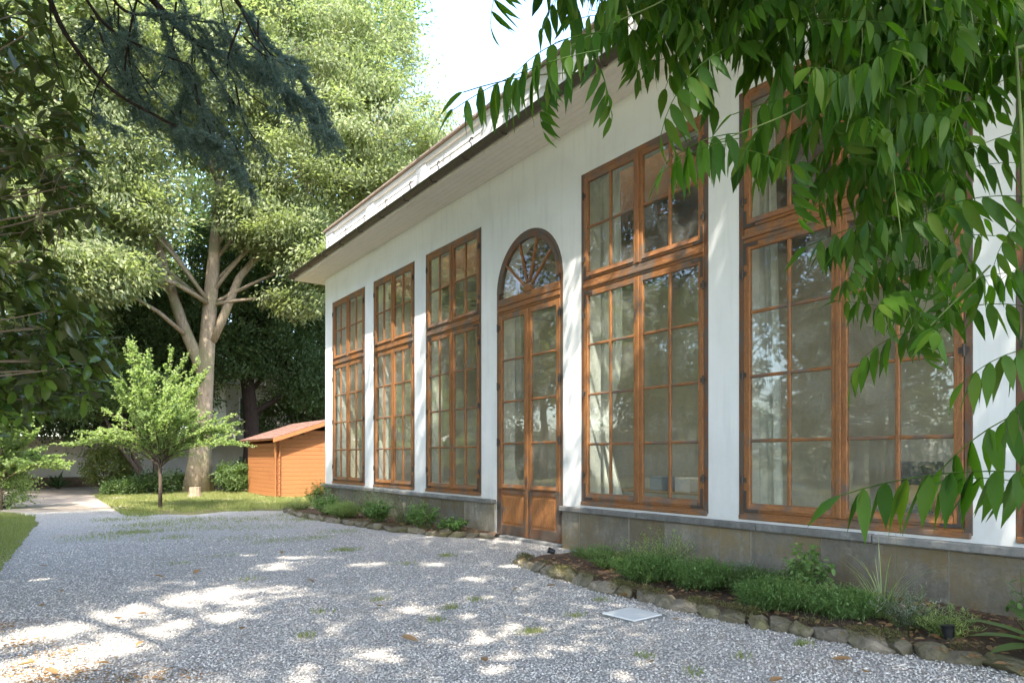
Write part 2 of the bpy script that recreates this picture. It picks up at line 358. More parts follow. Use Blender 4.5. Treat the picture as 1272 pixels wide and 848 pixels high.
# near pebbles: real stones on the gravel yard
def ground_xy(px, py):
    d = FPX*CAMZ/(py-567.0); r = (px-636)/FPX*d; return r*CT+d*ST, d*CT-r*ST
def scatter_pebbles():
    n = 105000
    # density falls with distance; stones lie anywhere on the yard between 3 and 14 m
    ang = RNG.uniform(R(-6), R(78), n); dist = 3.2*(14/3.2)**RNG.random(n)
    X = dist*np.sin(ang); Y = dist*np.cos(ang)
    edge = 5.35+.25*np.abs(np.sin(Y*.7))
    ok = (X > -.45) & ((X < edge) | ((Y > 7.9) & (X < 7.0) & (Y < 10.4)) | ((Y >= 10.4) & (X < 5.6)))
    X = X[ok]; Y = Y[ok]; dist = dist[ok]; n = len(X)
    r = RNG.uniform(.004, .0105, n)*(1+dist*.045)
    base = np.array([[1, 0, 0], [-.2, .95, 0], [-.9, -.1, 0], [.1, -.9, 0], [.1, .05, .75], [0, 0, -.4]])
    V = base[None]+RNG.uniform(-.3, .3, (n, 6, 3)); a = RNG.random(n)*2*PI; c, s = np.cos(a)[:, None], np.sin(a)[:, None]
    el = RNG.uniform(.7, 1.3, n)[:, None]
    vx, vy, vz = V[..., 0]*el, V[..., 1], V[..., 2]
    V = np.stack([(vx*c-vy*s)*r[:, None]+X[:, None], (vx*s+vy*c)*r[:, None]+Y[:, None], vz*r[:, None]+.001], 2)
    F = np.array([[0, 1, 4], [1, 2, 4], [2, 3, 4], [3, 0, 4], [1, 0, 5], [2, 1, 5], [3, 2, 5], [0, 3, 5]])
    F = ((np.arange(n)*6)[:, None, None]+F[None]).reshape(-1, 3)
    o = link('gravel', fastmesh('gravel', V.reshape(-1, 3), F), 'pebble')
    tag(o, 'grey and white gravel pebbles covering the garden yard', 'gravel', kind='stuff')
scatter_pebbles()
def blades(name, label, X, Y, h, w=.006, mat='grass', z=0.0, cat='grass', lean=.45):
    n = len(X); P = np.stack([X, Y, np.full(n, z)], 1); D = np.stack([RNG.normal(0, lean, n), RNG.normal(0, lean, n), np.ones(n)], 1)
    N = np.stack([RNG.normal(size=n), RNG.normal(size=n), np.zeros(n)], 1)
    o = link(name, leafmesh(name, P, D, N, h, w, shape='blade'), mat)
    tag(o, label, cat, kind='stuff'); return o
def clumpy(n, x0, x1, y0, y1, k, sig, fn=None):
    cx = RNG.uniform(x0, x1, k); cy = RNG.uniform(y0, y1, k); i = RNG.integers(0, k, n)
    X = cx[i]+RNG.normal(0, sig, n); Y = cy[i]+RNG.normal(0, sig, n)
    if fn is not None: ok = fn(X, Y); X = X[ok]; Y = Y[ok]
    return X, Y
X = RNG.uniform(1.9, 10, 60000); Y = RNG.uniform(19.2, 31.5, 60000); ok = (Y > 19.6+.5*np.sin(X*2.1)+.3*np.sin(X*5)+np.abs(RNG.normal(0, .7, 60000))) & (np.sin(X*3.1+Y)+np.sin(Y*2.3-X*1.7)+RNG.normal(0, .5, 60000) > -1.0) & ~((X > 7.2) & (Y > 25.2) & (Y < 30.2)) & ~((X>7)&(Y<20.2))
blades('grass', 'sunlit yellowish lawn under the big pale-trunked tree and beside the orange shed', X[ok], Y[ok], RNG.uniform(.04, .14, ok.sum()), .018)
X = RNG.uniform(-3, .1, 40000); Y = RNG.uniform(10, 22.5, 40000); ok = X < (-.35+.4*np.clip((Y-11)/7, 0, 1))*(Y < 21)+(Y >= 21)*(-.3*(Y-20.8))
blades('grass', 'short green lawn at the left edge of the gravel yard', X[ok], Y[ok], RNG.uniform(.04, .12, ok.sum()), .012)
def tufts():
    xs = []; ys = []
    for (px, py, n, s) in [(190, 652, 900, .5), (160, 662, 500, .35), (240, 645, 700, .5), (300, 646, 500, .5), (330, 655, 300, .5), (300, 668, 200, .35), (180, 660, 300, .3), (430, 683, 260, .13),
                           (555, 690, 120, .08), (560, 755, 60, .05), (540, 770, 60, .06), (660, 785, 110, .05), (715, 765, 50, .05), (860, 835, 40, .05), (590, 745, 50, .06), (400, 760, 40, .06), (920, 815, 40, .05), (380, 645, 500, .4), (360, 640, 500, .5), (280, 690, 60, .2), (470, 745, 40, .06), (1000, 800, 60, .05), (120, 668, 300, .35), (210, 668, 300, .3), (340, 672, 200, .25), (260, 655, 500, .5), (420, 660, 260, .3), (150, 645, 500, .4), (390, 668, 200, .25), (310, 720, 50, .1), (500, 700, 60, .1), (745, 745, 50, .06), (380, 790, 50, .05), (800, 815, 40, .05), (220, 700, 60, .12)]:
        x, y = ground_xy(px, py); xs.append(x+RNG.normal(0, s, n)); ys.append(y+RNG.normal(0, s*.8, n))
    X = np.concatenate(xs); Y = np.concatenate(ys)
    blades('grass_tufts', 'sparse tufts of weedy grass growing through the gravel', X, Y, RNG.uniform(.02, .07, len(X)), .009)
tufts()
# ------------------------------------------------------------------ orangery building
FX = 7.24          # facade plane
house = empty('orangery', (FX, 8, 0), 'long white plastered garden building with tall brown wooden windows and an arched door', 'building')
def hp(mb, name, mat, parent=None, smooth=False, fix=False):   # build in world coords, parent to house
    o = mb.build(name, mat, None, smooth, fix=fix)
    p = parent or house; o.parent = p
    o.matrix_parent_inverse = p.matrix_world.inverted() if p.type == 'EMPTY' else Matrix.Identity(4)
    return o
house.matrix_world = Matrix.Translation((FX, 8, 0))
HI = Matrix.Translation((-FX, -8, 0))
def child(o, parent):
    o.parent = parent
    if parent is house: o.matrix_parent_inverse = HI
    return o
def hb(mb, name, mat, parent=None, smooth=False, fix=False):
    return child(mb.build(name, mat, None, smooth, fix=fix), parent or house)
Y0, Y1 = -5.2, 20.1
WIN = [(17.1, 19.5), (14.22, 16.54), (11.35, 13.67), (5.83, 8.36), (2.76, 5.36), (-.1, 2.42), (-3.0, -.45)]
DOOR = (8.82, 10.8)
ZB, ZT, ZS = .755, 6.03, 6.85
PX0, PX1 = FX, FX+.42
def facade():
    mb = MB(); segs = []
    ops = sorted([(a, b, 'w') for a, b in WIN]+[(*DOOR, 'd')])
    y = Y0
    def rect(y0, y1, z0, z1, x, flip):
        vs = [(x, y0, z0), (x, y1, z0), (x, y1, z1), (x, y0, z1)]; mb.add(vs, [(0, 1, 2, 3) if flip else (3, 2, 1, 0)])
    def fb(y0, y1, z0, z1): rect(y0, y1, z0, z1, PX0, False); rect(y0, y1, z0, z1, PX1, True)
    for a, b, k in ops:
        fb(y, a, 0, ZS)
        if k == 'w':
            fb(a, b, 0, ZB); fb(a, b, ZT, ZS)
            for (p, q) in (((a, ZB), (b, ZB)), ((b, ZB), (b, ZT)), ((b, ZT), (a, ZT)), ((a, ZT), (a, ZB))):
                mb.add([(PX0, *p), (PX0, *q), (PX1, *q), (PX1, *p)], [(0, 1, 2, 3)])
        else:
            c = (a+b)/2; r = (b-a)/2; zc = 4.56; n = 24
            arc = [(c-r*math.cos(PI*i/n), zc+r*math.sin(PI*i/n)) for i in range(n+1)]
            for i in range(n):
                (p0, q0), (p1, q1) = arc[i], arc[i+1]
                mb.add([(PX0, p0, q0), (PX0, p1, q1), (PX0, p1, ZS), (PX0, p0, ZS)], [(3, 2, 1, 0)])
                mb.add([(PX1, p0, q0), (PX1, p1, q1), (PX1, p1, ZS), (PX1, p0, ZS)], [(0, 1, 2, 3)])
                mb.add([(PX0, p0, q0), (PX0, p1, q1), (PX1, p1, q1), (PX1, p0, q0)], [(0, 1, 2, 3)])
            for yy in (a, b): mb.add([(PX0, yy, 0), (PX0, yy, zc), (PX1, yy, zc), (PX1, yy, 0)], [(0, 1, 2, 3)])
        y = b
    fb(y, Y1, 0, ZS)
    hb(mb, 'facade_wall', 'plaster', fix=False)
    BX = 14.6
    mb = MB(); mb.box((PX1+.002, Y1-.4, 0), (BX, Y1, ZS)); mb.box((PX0+.0, Y1-.0, 0), (PX1+.002, Y1+.003, ZS)); mb.box((PX0+.002, Y0, 0), (BX, Y0+.35, ZS-.002)); 
    hb(mb, 'end_wall', 'plaster')
    mb = MB(); mb.box((BX, Y0, 0), (BX+.35, Y1, ZS)); hb(mb, 'rear_wall', 'plaster')
    mb = MB(); mb.box((BX-.03, Y0+.36, .14), (BX-.004, Y1-.41, 6.4)); mb.box((PX1+.01, Y1-.43, .14), (BX-.04, Y1-.405, 6.4)); mb.box((PX1+.01, Y0+.355, .14), (BX-.04, Y0+.38, 6.4))
    hb(mb, 'inner_wall', 'inner')
    HX0, HX1 = 7.85, 9.7; HY = [(-3.5, 1), (2, 6.6), (7.4, 12.2), (13.0, 19)]  # unseen openings added through ceiling and roof to brighten the room
    def holed(mb, x0, x1, y0, y1, z0, z1):
        mb.box((x0, y0, z0), (HX0, y1, z1)); mb.box((HX1, y0, z0), (x1, y1, z1)); e = [y0]+[q for p in HY for q in p]+[y1]
        for a, b in zip(e[::2], e[1::2]): mb.box((HX0, a, z0), (HX1, b, z1))
    mb = MB(); holed(mb, PX1+.005, BX-.04, Y0+.4, Y1-.44, 6.4, 6.5); cl_ = hb(mb, 'inner_ceiling', 'darkwood')
    for i in range(13):
        mb = MB(); y_ = Y0+1.2+i*1.85; mb.box((HX1+.12, y_, 6.12), (BX-.045, y_+.2, 6.398), .02); hb(mb, 'ceiling_beam', 'darkwood', cl_)
    for a, b in HY:
        mb = MB(); mb.box((HX0-.1, a-.1, 6.502), (HX0-.002, b+.1, 8.148)); mb.box((HX1+.002, a-.1, 6.502), (HX1+.1, b+.1, 8.148)); mb.box((HX0, a-.1, 6.502), (HX1, a-.002, 8.148)); mb.box((HX0, b+.002, 6.502), (HX1, b+.1, 8.148)); sh = hb(mb, 'added_light_shaft', 'darkwood')
        mb = MB(); mb.box((HX0-.08, a-.08, 8.302), (HX1+.08, b+.08, 8.32)); hb(mb, 'added_light_panel', 'frosted', sh)  # added diffusing panel, out of view, softens the extra daylight
    mb = MB(); holed(mb, FX+.02, BX+.3, Y0, Y1, 8.15, 8.3); hb(mb, 'flat_roof', 'coping')
    mb = MB(); mb.box((PX1+.003, Y0+.4, .04), (BX-.04, Y1-.44, .12)); hb(mb, 'inner_floor', 'floor')
facade()
# eave: soffit boards, fascia, gutter
GX = 6.50
def eave():
    sof = MB(); sof.box((GX+.02, Y0-.3, ZS+.03), (FX+.35, Y1+.72, ZS+.16)); so_ = hb(sof, 'soffit', 'cream')
    nb = 6; bw = (FX+.02-(GX+.03))/nb
    for i in range(nb):
        mb = MB(); x0 = GX+.03+i*bw; mb.box((x0+.001, Y0-.29, ZS), (x0+bw-.001, Y1+.71, ZS+.028), .002); hb(mb, 'soffit_board', 'cream', so_)
    for i in range(5):
        mb = MB(); y0 = Y1+.02+i*.138; mb.box((FX+.03, y0+.003, ZS-.001), (FX+1.6, y0+.132, ZS+.027), .004); hb(mb, 'soffit_board', 'cream', so_)
    # sloping clay-coloured pent roof between gutter and attic
    mb = MB(); mb.prism([(GX-.02, ZS+.165), (FX+.1, ZS+.20), (FX+.1, ZS+.30), (GX-.02, ZS+.19)], 1, Y0-.3, Y1+.74)
    hb(mb, 'eave_roof', 'coping', fix=True)
    # half round gutter
    mb = MB(); n = 10; rr = .085; gx = GX-.05; gz = ZS+.13
    ring = [(gx+rr*math.cos(PI+PI*i/n), gz+rr*math.sin(PI+PI*i/n)) for i in range(n+1)]+[(gx+(rr-.008)*math.cos(2*PI-PI*i/n), gz+(rr-.008)*math.sin(2*PI-PI*i/n)) for i in range(n+1)]
    mb.prism(ring, 1, Y0-.3, Y1+.78); g = hb(mb, 'gutter', 'gutter', smooth=False, fix=True)
    mb = MB(); mb.tube([(gx-rr, Y0-.3, gz), (gx-rr, Y1+.78, gz)], .012, 6); hb(mb, 'gutter_bead', 'gutter', g)
    mb = MB(); mb.tube([(gx-.01, Y1+.70, gz-.03), (FX+1.7, Y1+.72, gz-.03)], .075, 10); hb(mb, 'gutter_return', 'gutter', g, smooth=True)
    y = Y1+.3
    while y > Y0:
        mb = MB()
        pts = [Vector((gx+(rr+.006)*math.cos(PI+PI*i/8), y, gz+(rr+.006)*math.sin(PI+PI*i/8))) for i in range(9)]
        mb.tube(pts, .011, 5)
        c = [Vector((gx+rr+.03, y+.05*math.cos(a), gz+.30+.05*math.sin(a))) for a in np.linspace(-PI/2, PI, 9)]
        mb.tube([Vector((gx+rr, y, gz)), Vector((gx+rr+.03, y, gz+.12))]+c, .011, 5)
        hb(mb, 'gutter_bracket', 'iron', g); y -= 1.22
eave()
def parapet():
    z0, z1 = ZS+.165, 8.27
    mb = MB(); mb.box((FX+.05, Y0, z0), (FX+.35, Y1, z1)); p = hb(mb, 'attic_wall', 'plaster')
    mb = MB(); mb.box((FX+.35, Y1-.3, z0), (14.9, Y1-.002, z1-.002)); hb(mb, 'attic_end_wall', 'plaster')
    piers = [(19.55, 20.10), (16.6, 17.05), (13.72, 14.17), (10.85, 11.3), (8.4, 8.8), (5.40, 5.80), (2.45, 2.73), (-.42, -.12)]
    for a, b in piers:
        mb = MB(); mb.box((FX+.022, a, z0), (FX+.049, b, z1-.14), .006); hb(mb, 'attic_pilaster', 'plaster', p)
    for (a, _), (_, b) in zip(piers[:-1], piers[1:]):
        lo, hi = b+.10, a-.10
        for q in ((lo, hi, z0+.12, z0+.17), (lo, hi, z1-.33, z1-.28), (lo, lo+.05, z0+.172, z1-.332), (hi-.05, hi, z0+.172, z1-.332)):
            mb = MB(); mb.box((FX+.038, q[0], q[2]), (FX+.049, q[1], q[3]), .003); hb(mb, 'panel_moulding', 'plaster', p)
    mb = MB(); mb.box((FX+.005, Y0, z1-.13), (FX+.40, Y1+.02, z1-.02), .01); hb(mb, 'attic_cornice', 'plaster', p)
    y = Y1+.07; i = 0
    while y > Y0:
        L = .62; mb = MB(); mb.box((FX-.05, y-L+.008, z1-.018+random.uniform(0, .006)), (FX+.46, y, z1+.05), .012)
        hb(mb, 'coping_stone', 'coping', p); y -= L; i += 1
parapet()
def plinth():
    # stone slabs with mortar joints; the far stretch is left of the door, the near stretch right of it
    def run(ys, name):
        mb = MB(); mb.box((FX-.030, min(ys), .0), (FX+.0-.002, max(ys), .600)); p = hb(mb, name, 'mortar')
        for a, b in zip(ys[:-1], ys[1:]):
            lo, hi = min(a, b)+.007, max(a, b)-.007; mb = MB()
            mb.box((FX-.042+random.uniform(-.008, .006), lo, -.02), (FX-.031, hi, .597+random.uniform(-.004, .0)), .003); hb(mb, 'stone_slab', 'stone', p)
        return p
    run([8.80, 8.36, 7.25, 6.55, 5.62, 5.16, 4.25, 3.62, 2.95, 1.7, .5, -.8, -2.1, -3.3, -4.6], 'plinth')
    run([20.12, 18.9, 17.6, 16.4, 15.2, 14.0, 12.9, 11.95, 10.83], 'plinth')
    mb = MB()
    for (a, b) in ((Y0, 8.81), (10.81, Y1+.1)):
        p = None; y = b; 
        while y > a+.01:
            L = min(random.uniform(1.2, 2.0), y-a)
            if y-a-L < .4: L = y-a
            mb = MB(); mb.box((FX-.115+random.uniform(-.008, .008), y-L+.004, .606), (FX-.001, y-.004, .69+random.uniform(-.005, .004)), .012)
            hb(mb, 'ledge_stone', 'ledge'); y -= L
    mb = MB(); mb.box((FX-.13, 8.83, -.01), (FX+.35, 10.79, .045), .01); hb(mb, 'door_step', 'ledge')
plinth()
PANES = {}
def pane(parent, y0, y1, z0, z1, x):
    k = (round(y1-y0, 3), round(z1-z0, 3))
    if k not in PANES:
        mb = MB(); w_, h_ = k; mb.box((-.002, -w_/2, -h_/2), (.002, w_/2, h_/2)); PANES[k] = mb.mesh('pane')
    o = link('pane', PANES[k], 'glass'); o.parent = parent
    o.location = (x, (y0+y1)/2, (z0+z1)/2); return o
def sash(win, y0, y1, z0, z1, cols, rows, st=.085, top=.085, bot=.11, hinge=None):
    """one glazed leaf: stiles and rails, glazing bars, panes, corner irons"""
    xf, xb = FX-.012, FX+.045
    mb = MB()
    mb.box((xf, y0, z0), (xb, y0+st, z1), .006); mb.box((xf, y1-st, z0), (xb, y1, z1), .006)
    each(mb, 'sash_stile', 'woodv', win); s = None
    mb = MB(); mb.box((xf+.004, y0+st-.004, z0), (xb-.004, y1-st+.004, z0+bot), .006); mb.box((xf+.004, y0+st-.004, z1-top), (xb-.004, y1-st+.004, z1), .006)
    each(mb, 'sash_rail', 'woodh', win)
    mb = MB(); mb.prism([(xf-.018, z0+bot*.35), (xf+.003, z0+bot*.35), (xf+.003, z0+bot*.85)], 1, y0+st, y1-st); child(mb.build('drip_moulding', 'woodh', fix=True), win)
    gy0, gy1, gz0, gz1 = y0+st, y1-st, z0+bot, z1-top
    mw = .044; v = MB(); h = MB()
    cw = (gy1-gy0-(cols-1)*mw)/cols; rh = (gz1-gz0-(rows-1)*.04)/rows
    for i in range(1, cols):
        y = gy0+i*cw+(i-1)*mw; v.box((xf+.008, y, gz0+.001), (xb-.006, y+mw, gz1-.001), .007)
    for j in range(1, rows):
        z = gz0+j*rh+(j-1)*.04
        for i in range(cols):
            y = gy0+i*(cw+mw); h.box((xf+.012, y+.001, z), (xb-.008, y+cw-.001, z+.04), .009)
    each(v, 'glazing_bar', 'woodv', win); each(h, 'glazing_bar', 'woodh', win)
    for i in range(cols):
        for j in range(rows):
            y = gy0+i*(cw+mw); z = gz0+j*(rh+.04); pane(win, y+.0005, y+cw-.0005, z+.0005, z+rh-.0005, FX+.022+random.uniform(-.002, .002))
    return s
def each(mb, name, mat, parent):      # every box collected in mb becomes an object of its own
    v, f = mb.v, mb.f
    if not v: return
    n = 24 if len(v) % 24 == 0 and max(max(q) for q in f[:26]) == 23 else 8
    nf = 26 if n == 24 else 6
    for i in range(len(v)//n):
        m = MB(); m.v = v[i*n:(i+1)*n]; m.f = [tuple(a-i*n for a in q) for q in f[i*nf:(i+1)*nf]]; child(m.build(name, mat), parent)
def irons(win, y, z, sy, sz, L=.2):
    mb = MB(); t = .04; x0 = FX-.022; x1 = FX-.0125
    a, b = sorted((y, y+sy*L)); c, d = sorted((z, z+sz*t)); mb.box((x0, a, c), (x1, b, d))
    a, b = sorted((y, y+sy*t)); c, d = sorted((z+sz*t, z+sz*L*1.3)); mb.box((x0, a, c), (x1, b, d))
    child(mb.build('corner_iron', 'iron'), win)
def window(y0, y1):
    fw = .075; zt0, zt1 = 4.135, 4.32
    # fixed frame
    mb = MB(); a, b = FX-.004, FX+.11
    mb.box((a, y0+.002, ZB), (b, y0+fw, ZT-.002), .006); mb.box((a, y1-fw, ZB), (b, y1-.002, ZT-.002), .006)
    win = hb(mb, 'window', 'woodf')
    mb = MB(); mb.box((a+.003, y0+fw, ZT-fw), (b, y1-fw, ZT-.003), .006); mb.box((a+.003, y0+fw, ZB), (b, y1-fw, ZB+.06), .006); mb.box((FX-.03, y0+.01, ZB-.03), (FX+.0, y1-.01, ZB+.028), .008)
    each(mb, 'frame_rail', 'woodh', win)
    mb = MB(); mb.box((a-.002, y0+fw, zt0), (b, y1-fw, zt1), .01); mb.box((FX-.03, y0+fw-.01, zt0+.05), (FX-.004, y1-fw+.01, zt0+.10), .01)
    each(mb, 'transom', 'woodh', win)
    yc = (y0+y1)/2; l, r = y0+fw+.004, y1-fw-.004
    for (p, q) in ((l, yc-.004), (yc+.004, r)):
        sash(win, p, q, ZB+.062, zt0-.003, 2, 4); sash(win, p, q, zt1+.003, ZT-fw-.003, 2, 2)
    mb = MB(); mb.box((FX-.03, yc-.028, ZB+.07), (FX-.0125, yc+.028, zt0-.01), .008); mb.box((FX-.03, yc-.028, zt1+.01), (FX-.0125, yc+.028, ZT-fw-.01), .008)
    each(mb, 'meeting_strip', 'woodv', win)
    for (y, sy) in ((l, 1), (r, -1)):
        irons(win, y, ZB+.064, sy, 1); irons(win, y, zt0-.006, sy, -1); irons(win, y, zt1+.006, sy, 1, .16)
        for z in (1.15, 2.45, 3.7, 4.6, 5.6):
            mb = MB(); mb.tube([(FX-.025, y-sy*.01, z), (FX-.025, y-sy*.01, z+.12)], .014, 7); mb.box((FX-.02, y-sy*.05, z+.03), (FX-.0125, y+sy*.04, z+.09))
            child(mb.build('hinge', 'iron'), win)
    return win
for a, b in WIN: window(a, b)
def door():
    y0, y1 = DOOR; c = (y0+y1)/2; r = (y1-y0)/2; zc = 4.56; fw = .07; n = 28; a, b = FX-.004, FX+.11
    mb = MB(); mb.box((a, y0+.002, .05), (b, y0+fw, zc), .006); mb.box((a, y1-fw, .05), (b, y1-.002, zc), .006)
    d = hb(mb, 'door', 'woodf')
    def ring(r0, r1, x0, x1):
        m = MB(); vs = []; fs = []
        for i in range(n+1):
            t = PI*i/n
            for rr in (r0, r1):
                for x in (x0, x1): vs.append((x, c-rr*math.cos(t), zc+rr*math.sin(t)))
        for i in range(n):
            k = i*4; q = k+4
            fs += [(k, k+2, q+2, q), (k+1, q+1, q+3, k+3), (k, q, q+1, k+1), (k+2, k+3, q+3, q+2)]
        fs += [(0, 1, 3, 2), (n*4, n*4+2, n*4+3, n*4+1)]
        return m.add(vs, fs)
    child(ring(r-fw, r-.002, a, b).build('arch_frame', 'woodf', fix=True), d)
    child(ring(r-fw-.085, r-fw-.004, FX-.014, FX+.045).build('arch_sash', 'woodf', fix=True), d)
    mb = MB(); mb.box((a-.002, y0+fw, 4.16), (b, y1-fw, 4.31), .01); mb.box((FX-.03, y0+fw-.01, 4.21), (FX-.006, y1-fw+.01, 4.26), .008); mb.box((FX-.013, y0+fw+.004, 4.314), (FX+.045, y1-fw-.004, 4.455), .01)
    child(mb.build('transom', 'woodh'), d)
    mb = MB()
    for t in (0, 36, 72, 108, 144, 180):
        t = R(t); dv = Vector((0, -math.cos(t), math.sin(t))); pv = Vector((0, dv.z, -dv.y))*.017
        zb = 4.47 if t in (0, PI) else 4.50
        base = Vector((0, c, 4.50)); 
        if t in (R(0), R(180)): continue
        p0 = base+dv*.12; p1 = Vector((0, c, zc))+dv*(r-fw-.08)
        xs = (FX-.008, FX+.035)
        vs = [(x, *(q+s_*pv).yz) for x in xs for (q, s_) in ((p0, -1), (p0, 1), (p1, 1), (p1, -1))]
        mb.add(vs, [(0, 1, 2, 3), (7, 6, 5, 4), (0, 4, 5, 1), (1, 5, 6, 2), (2, 6, 7, 3), (3, 7, 4, 0)])
    child(mb.build('fan_bar', 'woodv', fix=True), d)
    mb = MB(); mb.prism([(c-.13*math.cos(PI*i/12), 4.456+.13*math.sin(PI*i/12)) for i in range(13)], 0, FX-.016, FX+.04); child(mb.build('fan_hub', 'woodv', fix=True), d)
    ts = [0, 36, 72, 108, 144, 180]
    for t0, t1 in zip(ts[:-1], ts[1:]):
        m = 6; pts = [(c, 4.46)]+[(c-(r-fw-.05)*math.cos(R(t0+(t1-t0)*i/m)), zc+(r-fw-.05)*math.sin(R(t0+(t1-t0)*i/m))) for i in range(m+1)]
        if t0 == 0: pts.insert(1, (c-(r-fw-.05), 4.46))
        if t1 == 180: pts.append((c+(r-fw-.05), 4.46))
        mb = MB(); x_ = FX+.02+random.uniform(-.001, .001); mb.add([(x_, p, q) for p, q in pts], [tuple(range(len(pts)))]); child(mb.build('fan_pane', 'glass'), d)
    l, rr = y0+fw+.004, y1-fw-.004
    for (p, q) in ((l, c-.004), (c+.004, rr)):
        sash(d, p, q, .90, 4.157, 1, 4, .10, .10, .09)
        mb = MB(); mb.box((FX-.012, p, .055), (FX+.045, p+.10, .897), .006); mb.box((FX-.012, q-.10, .055), (FX+.045, q, .897), .006)
        mb.box((FX-.008, p+.1, .055), (FX+.041, q-.1, .23), .006); mb.box((FX-.008, p+.1, .81), (FX+.041, q-.1, .897), .006)
        child(mb.build('door_leaf', 'woodf'), d)
        mb = MB(); mb.box((FX+.006, p+.1, .23), (FX+.03, q-.1, .81)); mb.box((FX-.006, p+.14, .28), (FX+.006, q-.14, .76), .012); child(mb.build('door_panel', 'woodv'), d)
    mb = MB(); mb.box((FX-.032, c-.035, .06), (FX-.0125, c+.035, 4.15), .01); child(mb.build('meeting_strip', 'woodv'), d)
    for (y, sy) in ((l, 1), (rr, -1)):
        for z in (.5, 1.7, 2.75, 3.85):
            mb = MB(); mb.tube([(FX-.028, y-sy*.01, z), (FX-.028, y-sy*.01, z+.15)], .017, 7); mb.box((FX-.02, y-sy*.05, z+.03), (FX-.0125, y+sy*.05, z+.12)); child(mb.build('hinge', 'iron'), d)
    mb = MB(); mb.tube([(FX-.032, c+.01, 1.05), (FX-.07, c+.01, 1.05), (FX-.075, c-.09, 1.05)], .010, 6); mb.box((FX-.038, c-.022, .98), (FX-.0322, c+.022, 1.14)); child(mb.build('door_handle', 'iron'), d)
door()
# ------------------------------------------------------------------ things inside, seen through the glass
def curtain(y0, y1, x, z0, z1, label, pinch=0.):
    nu, nv = 46, 16; V = []; F = []
    for j in range(nv+1):
        t = j/nv; z = z0+(z1-z0)*t
        k = 1-pinch*math.exp(-((t-.28)/.13)**2)
        for i in range(nu+1):
            u = i/nu; V.append((x+.05*math.sin(u*PI*2*6.5+t*1.2)*(.6+.4*k)+.03*math.sin(u*19), y1-(y1-y0)*u*k-.12*(1-t)*u, z))
    for j in range(nv):
        for i in range(nu): a = j*(nu+1)+i; F.append((a, a+1, a+nu+2, a+nu+1))
    mb = MB(); mb.add(V, F); o = mb.build('curtain', 'curtain', smooth=True); o.location = (0, 0, 0)
    return tag(o, label, 'curtain', 'white curtains behind the windows')
curtain(8.15, 8.95, 7.92, .16, 6.2, 'white gathered curtain behind the window right of the arched door', .45)
curtain(5.35, 5.92, 8.0, .16, 6.2, 'pale curtain at the left side inside the largest nearest window', .0)
curtain(11.0, 11.65, 7.92, .16, 5.6, 'white curtain drawn back inside the arched glass door', .5)
curtain(14.2, 14.85, 7.92, .16, 6.2, 'pale curtain inside the window just left of the arched door', .2)
def inside():
    t = empty('table', (9.6, 8.6, .12), 'long pale table inside, seen through the glass of the arched door', 'table')
    mb = MB(); mb.box((-.4, -1.2, .72), (.4, 1.2, .76), .008); mb.build('tabletop', 'tan', t)
    for sx in (-1, 1):
        for sy in (-1, 1):
            mb = MB(); mb.box((sx*.34-.025, sy*1.12-.025, 0), (sx*.34+.025, sy*1.12+.025, .718), .004); mb.build('leg', 'tan', t)
    for i, (y, s, mt, lb) in enumerate(((8.1, .34, 'box_white', 'white carton standing on the table behind the arched door'), (8.75, .26, 'box_blue', 'blue grey plastic box on the table behind the arched door'))):
        r_ = empty('carton', (9.55, y, .883), lb, 'box'); mb = MB(); mb.box((-.2, -s/2, 0), (.2, s/2, .22), .006); mb.build('body', mt, r_)
        mb = MB(); mb.box((-.207, -s/2-.006, .222), (.207, s/2+.006, .25), .006); mb.build('lid', mt, r_)
    b = empty('bench', (9.0, 12.2, .12), 'low bench with orange cushion inside the window left of the door', 'bench')
    mb = MB(); mb.box((-.25, -.7, .36), (.25, .7, .42), .01); mb.build('seat', 'tan', b)
    for sy in (-1, 1):
        mb = MB(); mb.box((-.22, sy*.6-.03, 0), (.22, sy*.6+.03, .358), .006); mb.build('leg', 'tan', b)
    o = empty('cushion', (9.0, 11.95, .542), 'orange cushion lying on the bench inside', 'cushion'); mb = MB()
    ring = []; 
    mb.box((-.22, -.3, 0), (.22, .3, .12), .04); mb.build('cover', 'orange', o)
    # planter in the near window
    pl = empty('planter', (8.75, 3.55, .12), 'tall brown tapered planter behind the glass of the nearest big window', 'planter')
    mb = MB(); mb.tube([(0, 0, 0), (0, 0, .1), (0, 0, 1.0), (0, 0, 1.06), (0, 0, 1.061), (0, 0, .98)], [.14, .15, .21, .235, .2, .19], 20); mb.build('pot', 'terra', pl, smooth=False)
    sf = empty('sofa', (10.4, 3.7, .12), 'dark sofa inside the nearest big window beyond the planter', 'sofa')
    mb = MB(); mb.box((-.45, -1.1, .12), (.45, 1.1, .45), .05); mb.build('seat', 'charcoal', sf)
    mb = MB(); mb.box((.25, -1.1, .455), (.48, 1.1, .95), .06); mb.build('backrest', 'charcoal', sf)
    for sy in (-1, 1):
        mb = MB(); mb.box((-.45, sy*1.12-.1, .12), (.45, sy*1.12+.1, .68), .05); mb.build('armrest', 'charcoal', sf)
    sp = empty('speaker', (12.6, 5.6, .12), 'small black box standing on a pedestal deep inside the room', 'speaker')
    mb = MB(); mb.box((-.2, -.25, 0), (.2, .25, .9), .01); mb.build('pedestal', 'tan', sp); mb = MB(); mb.box((-.18, -.3, .902), (.18, .3, 1.3), .02); mb.build('cabinet', 'black', sp)
inside()
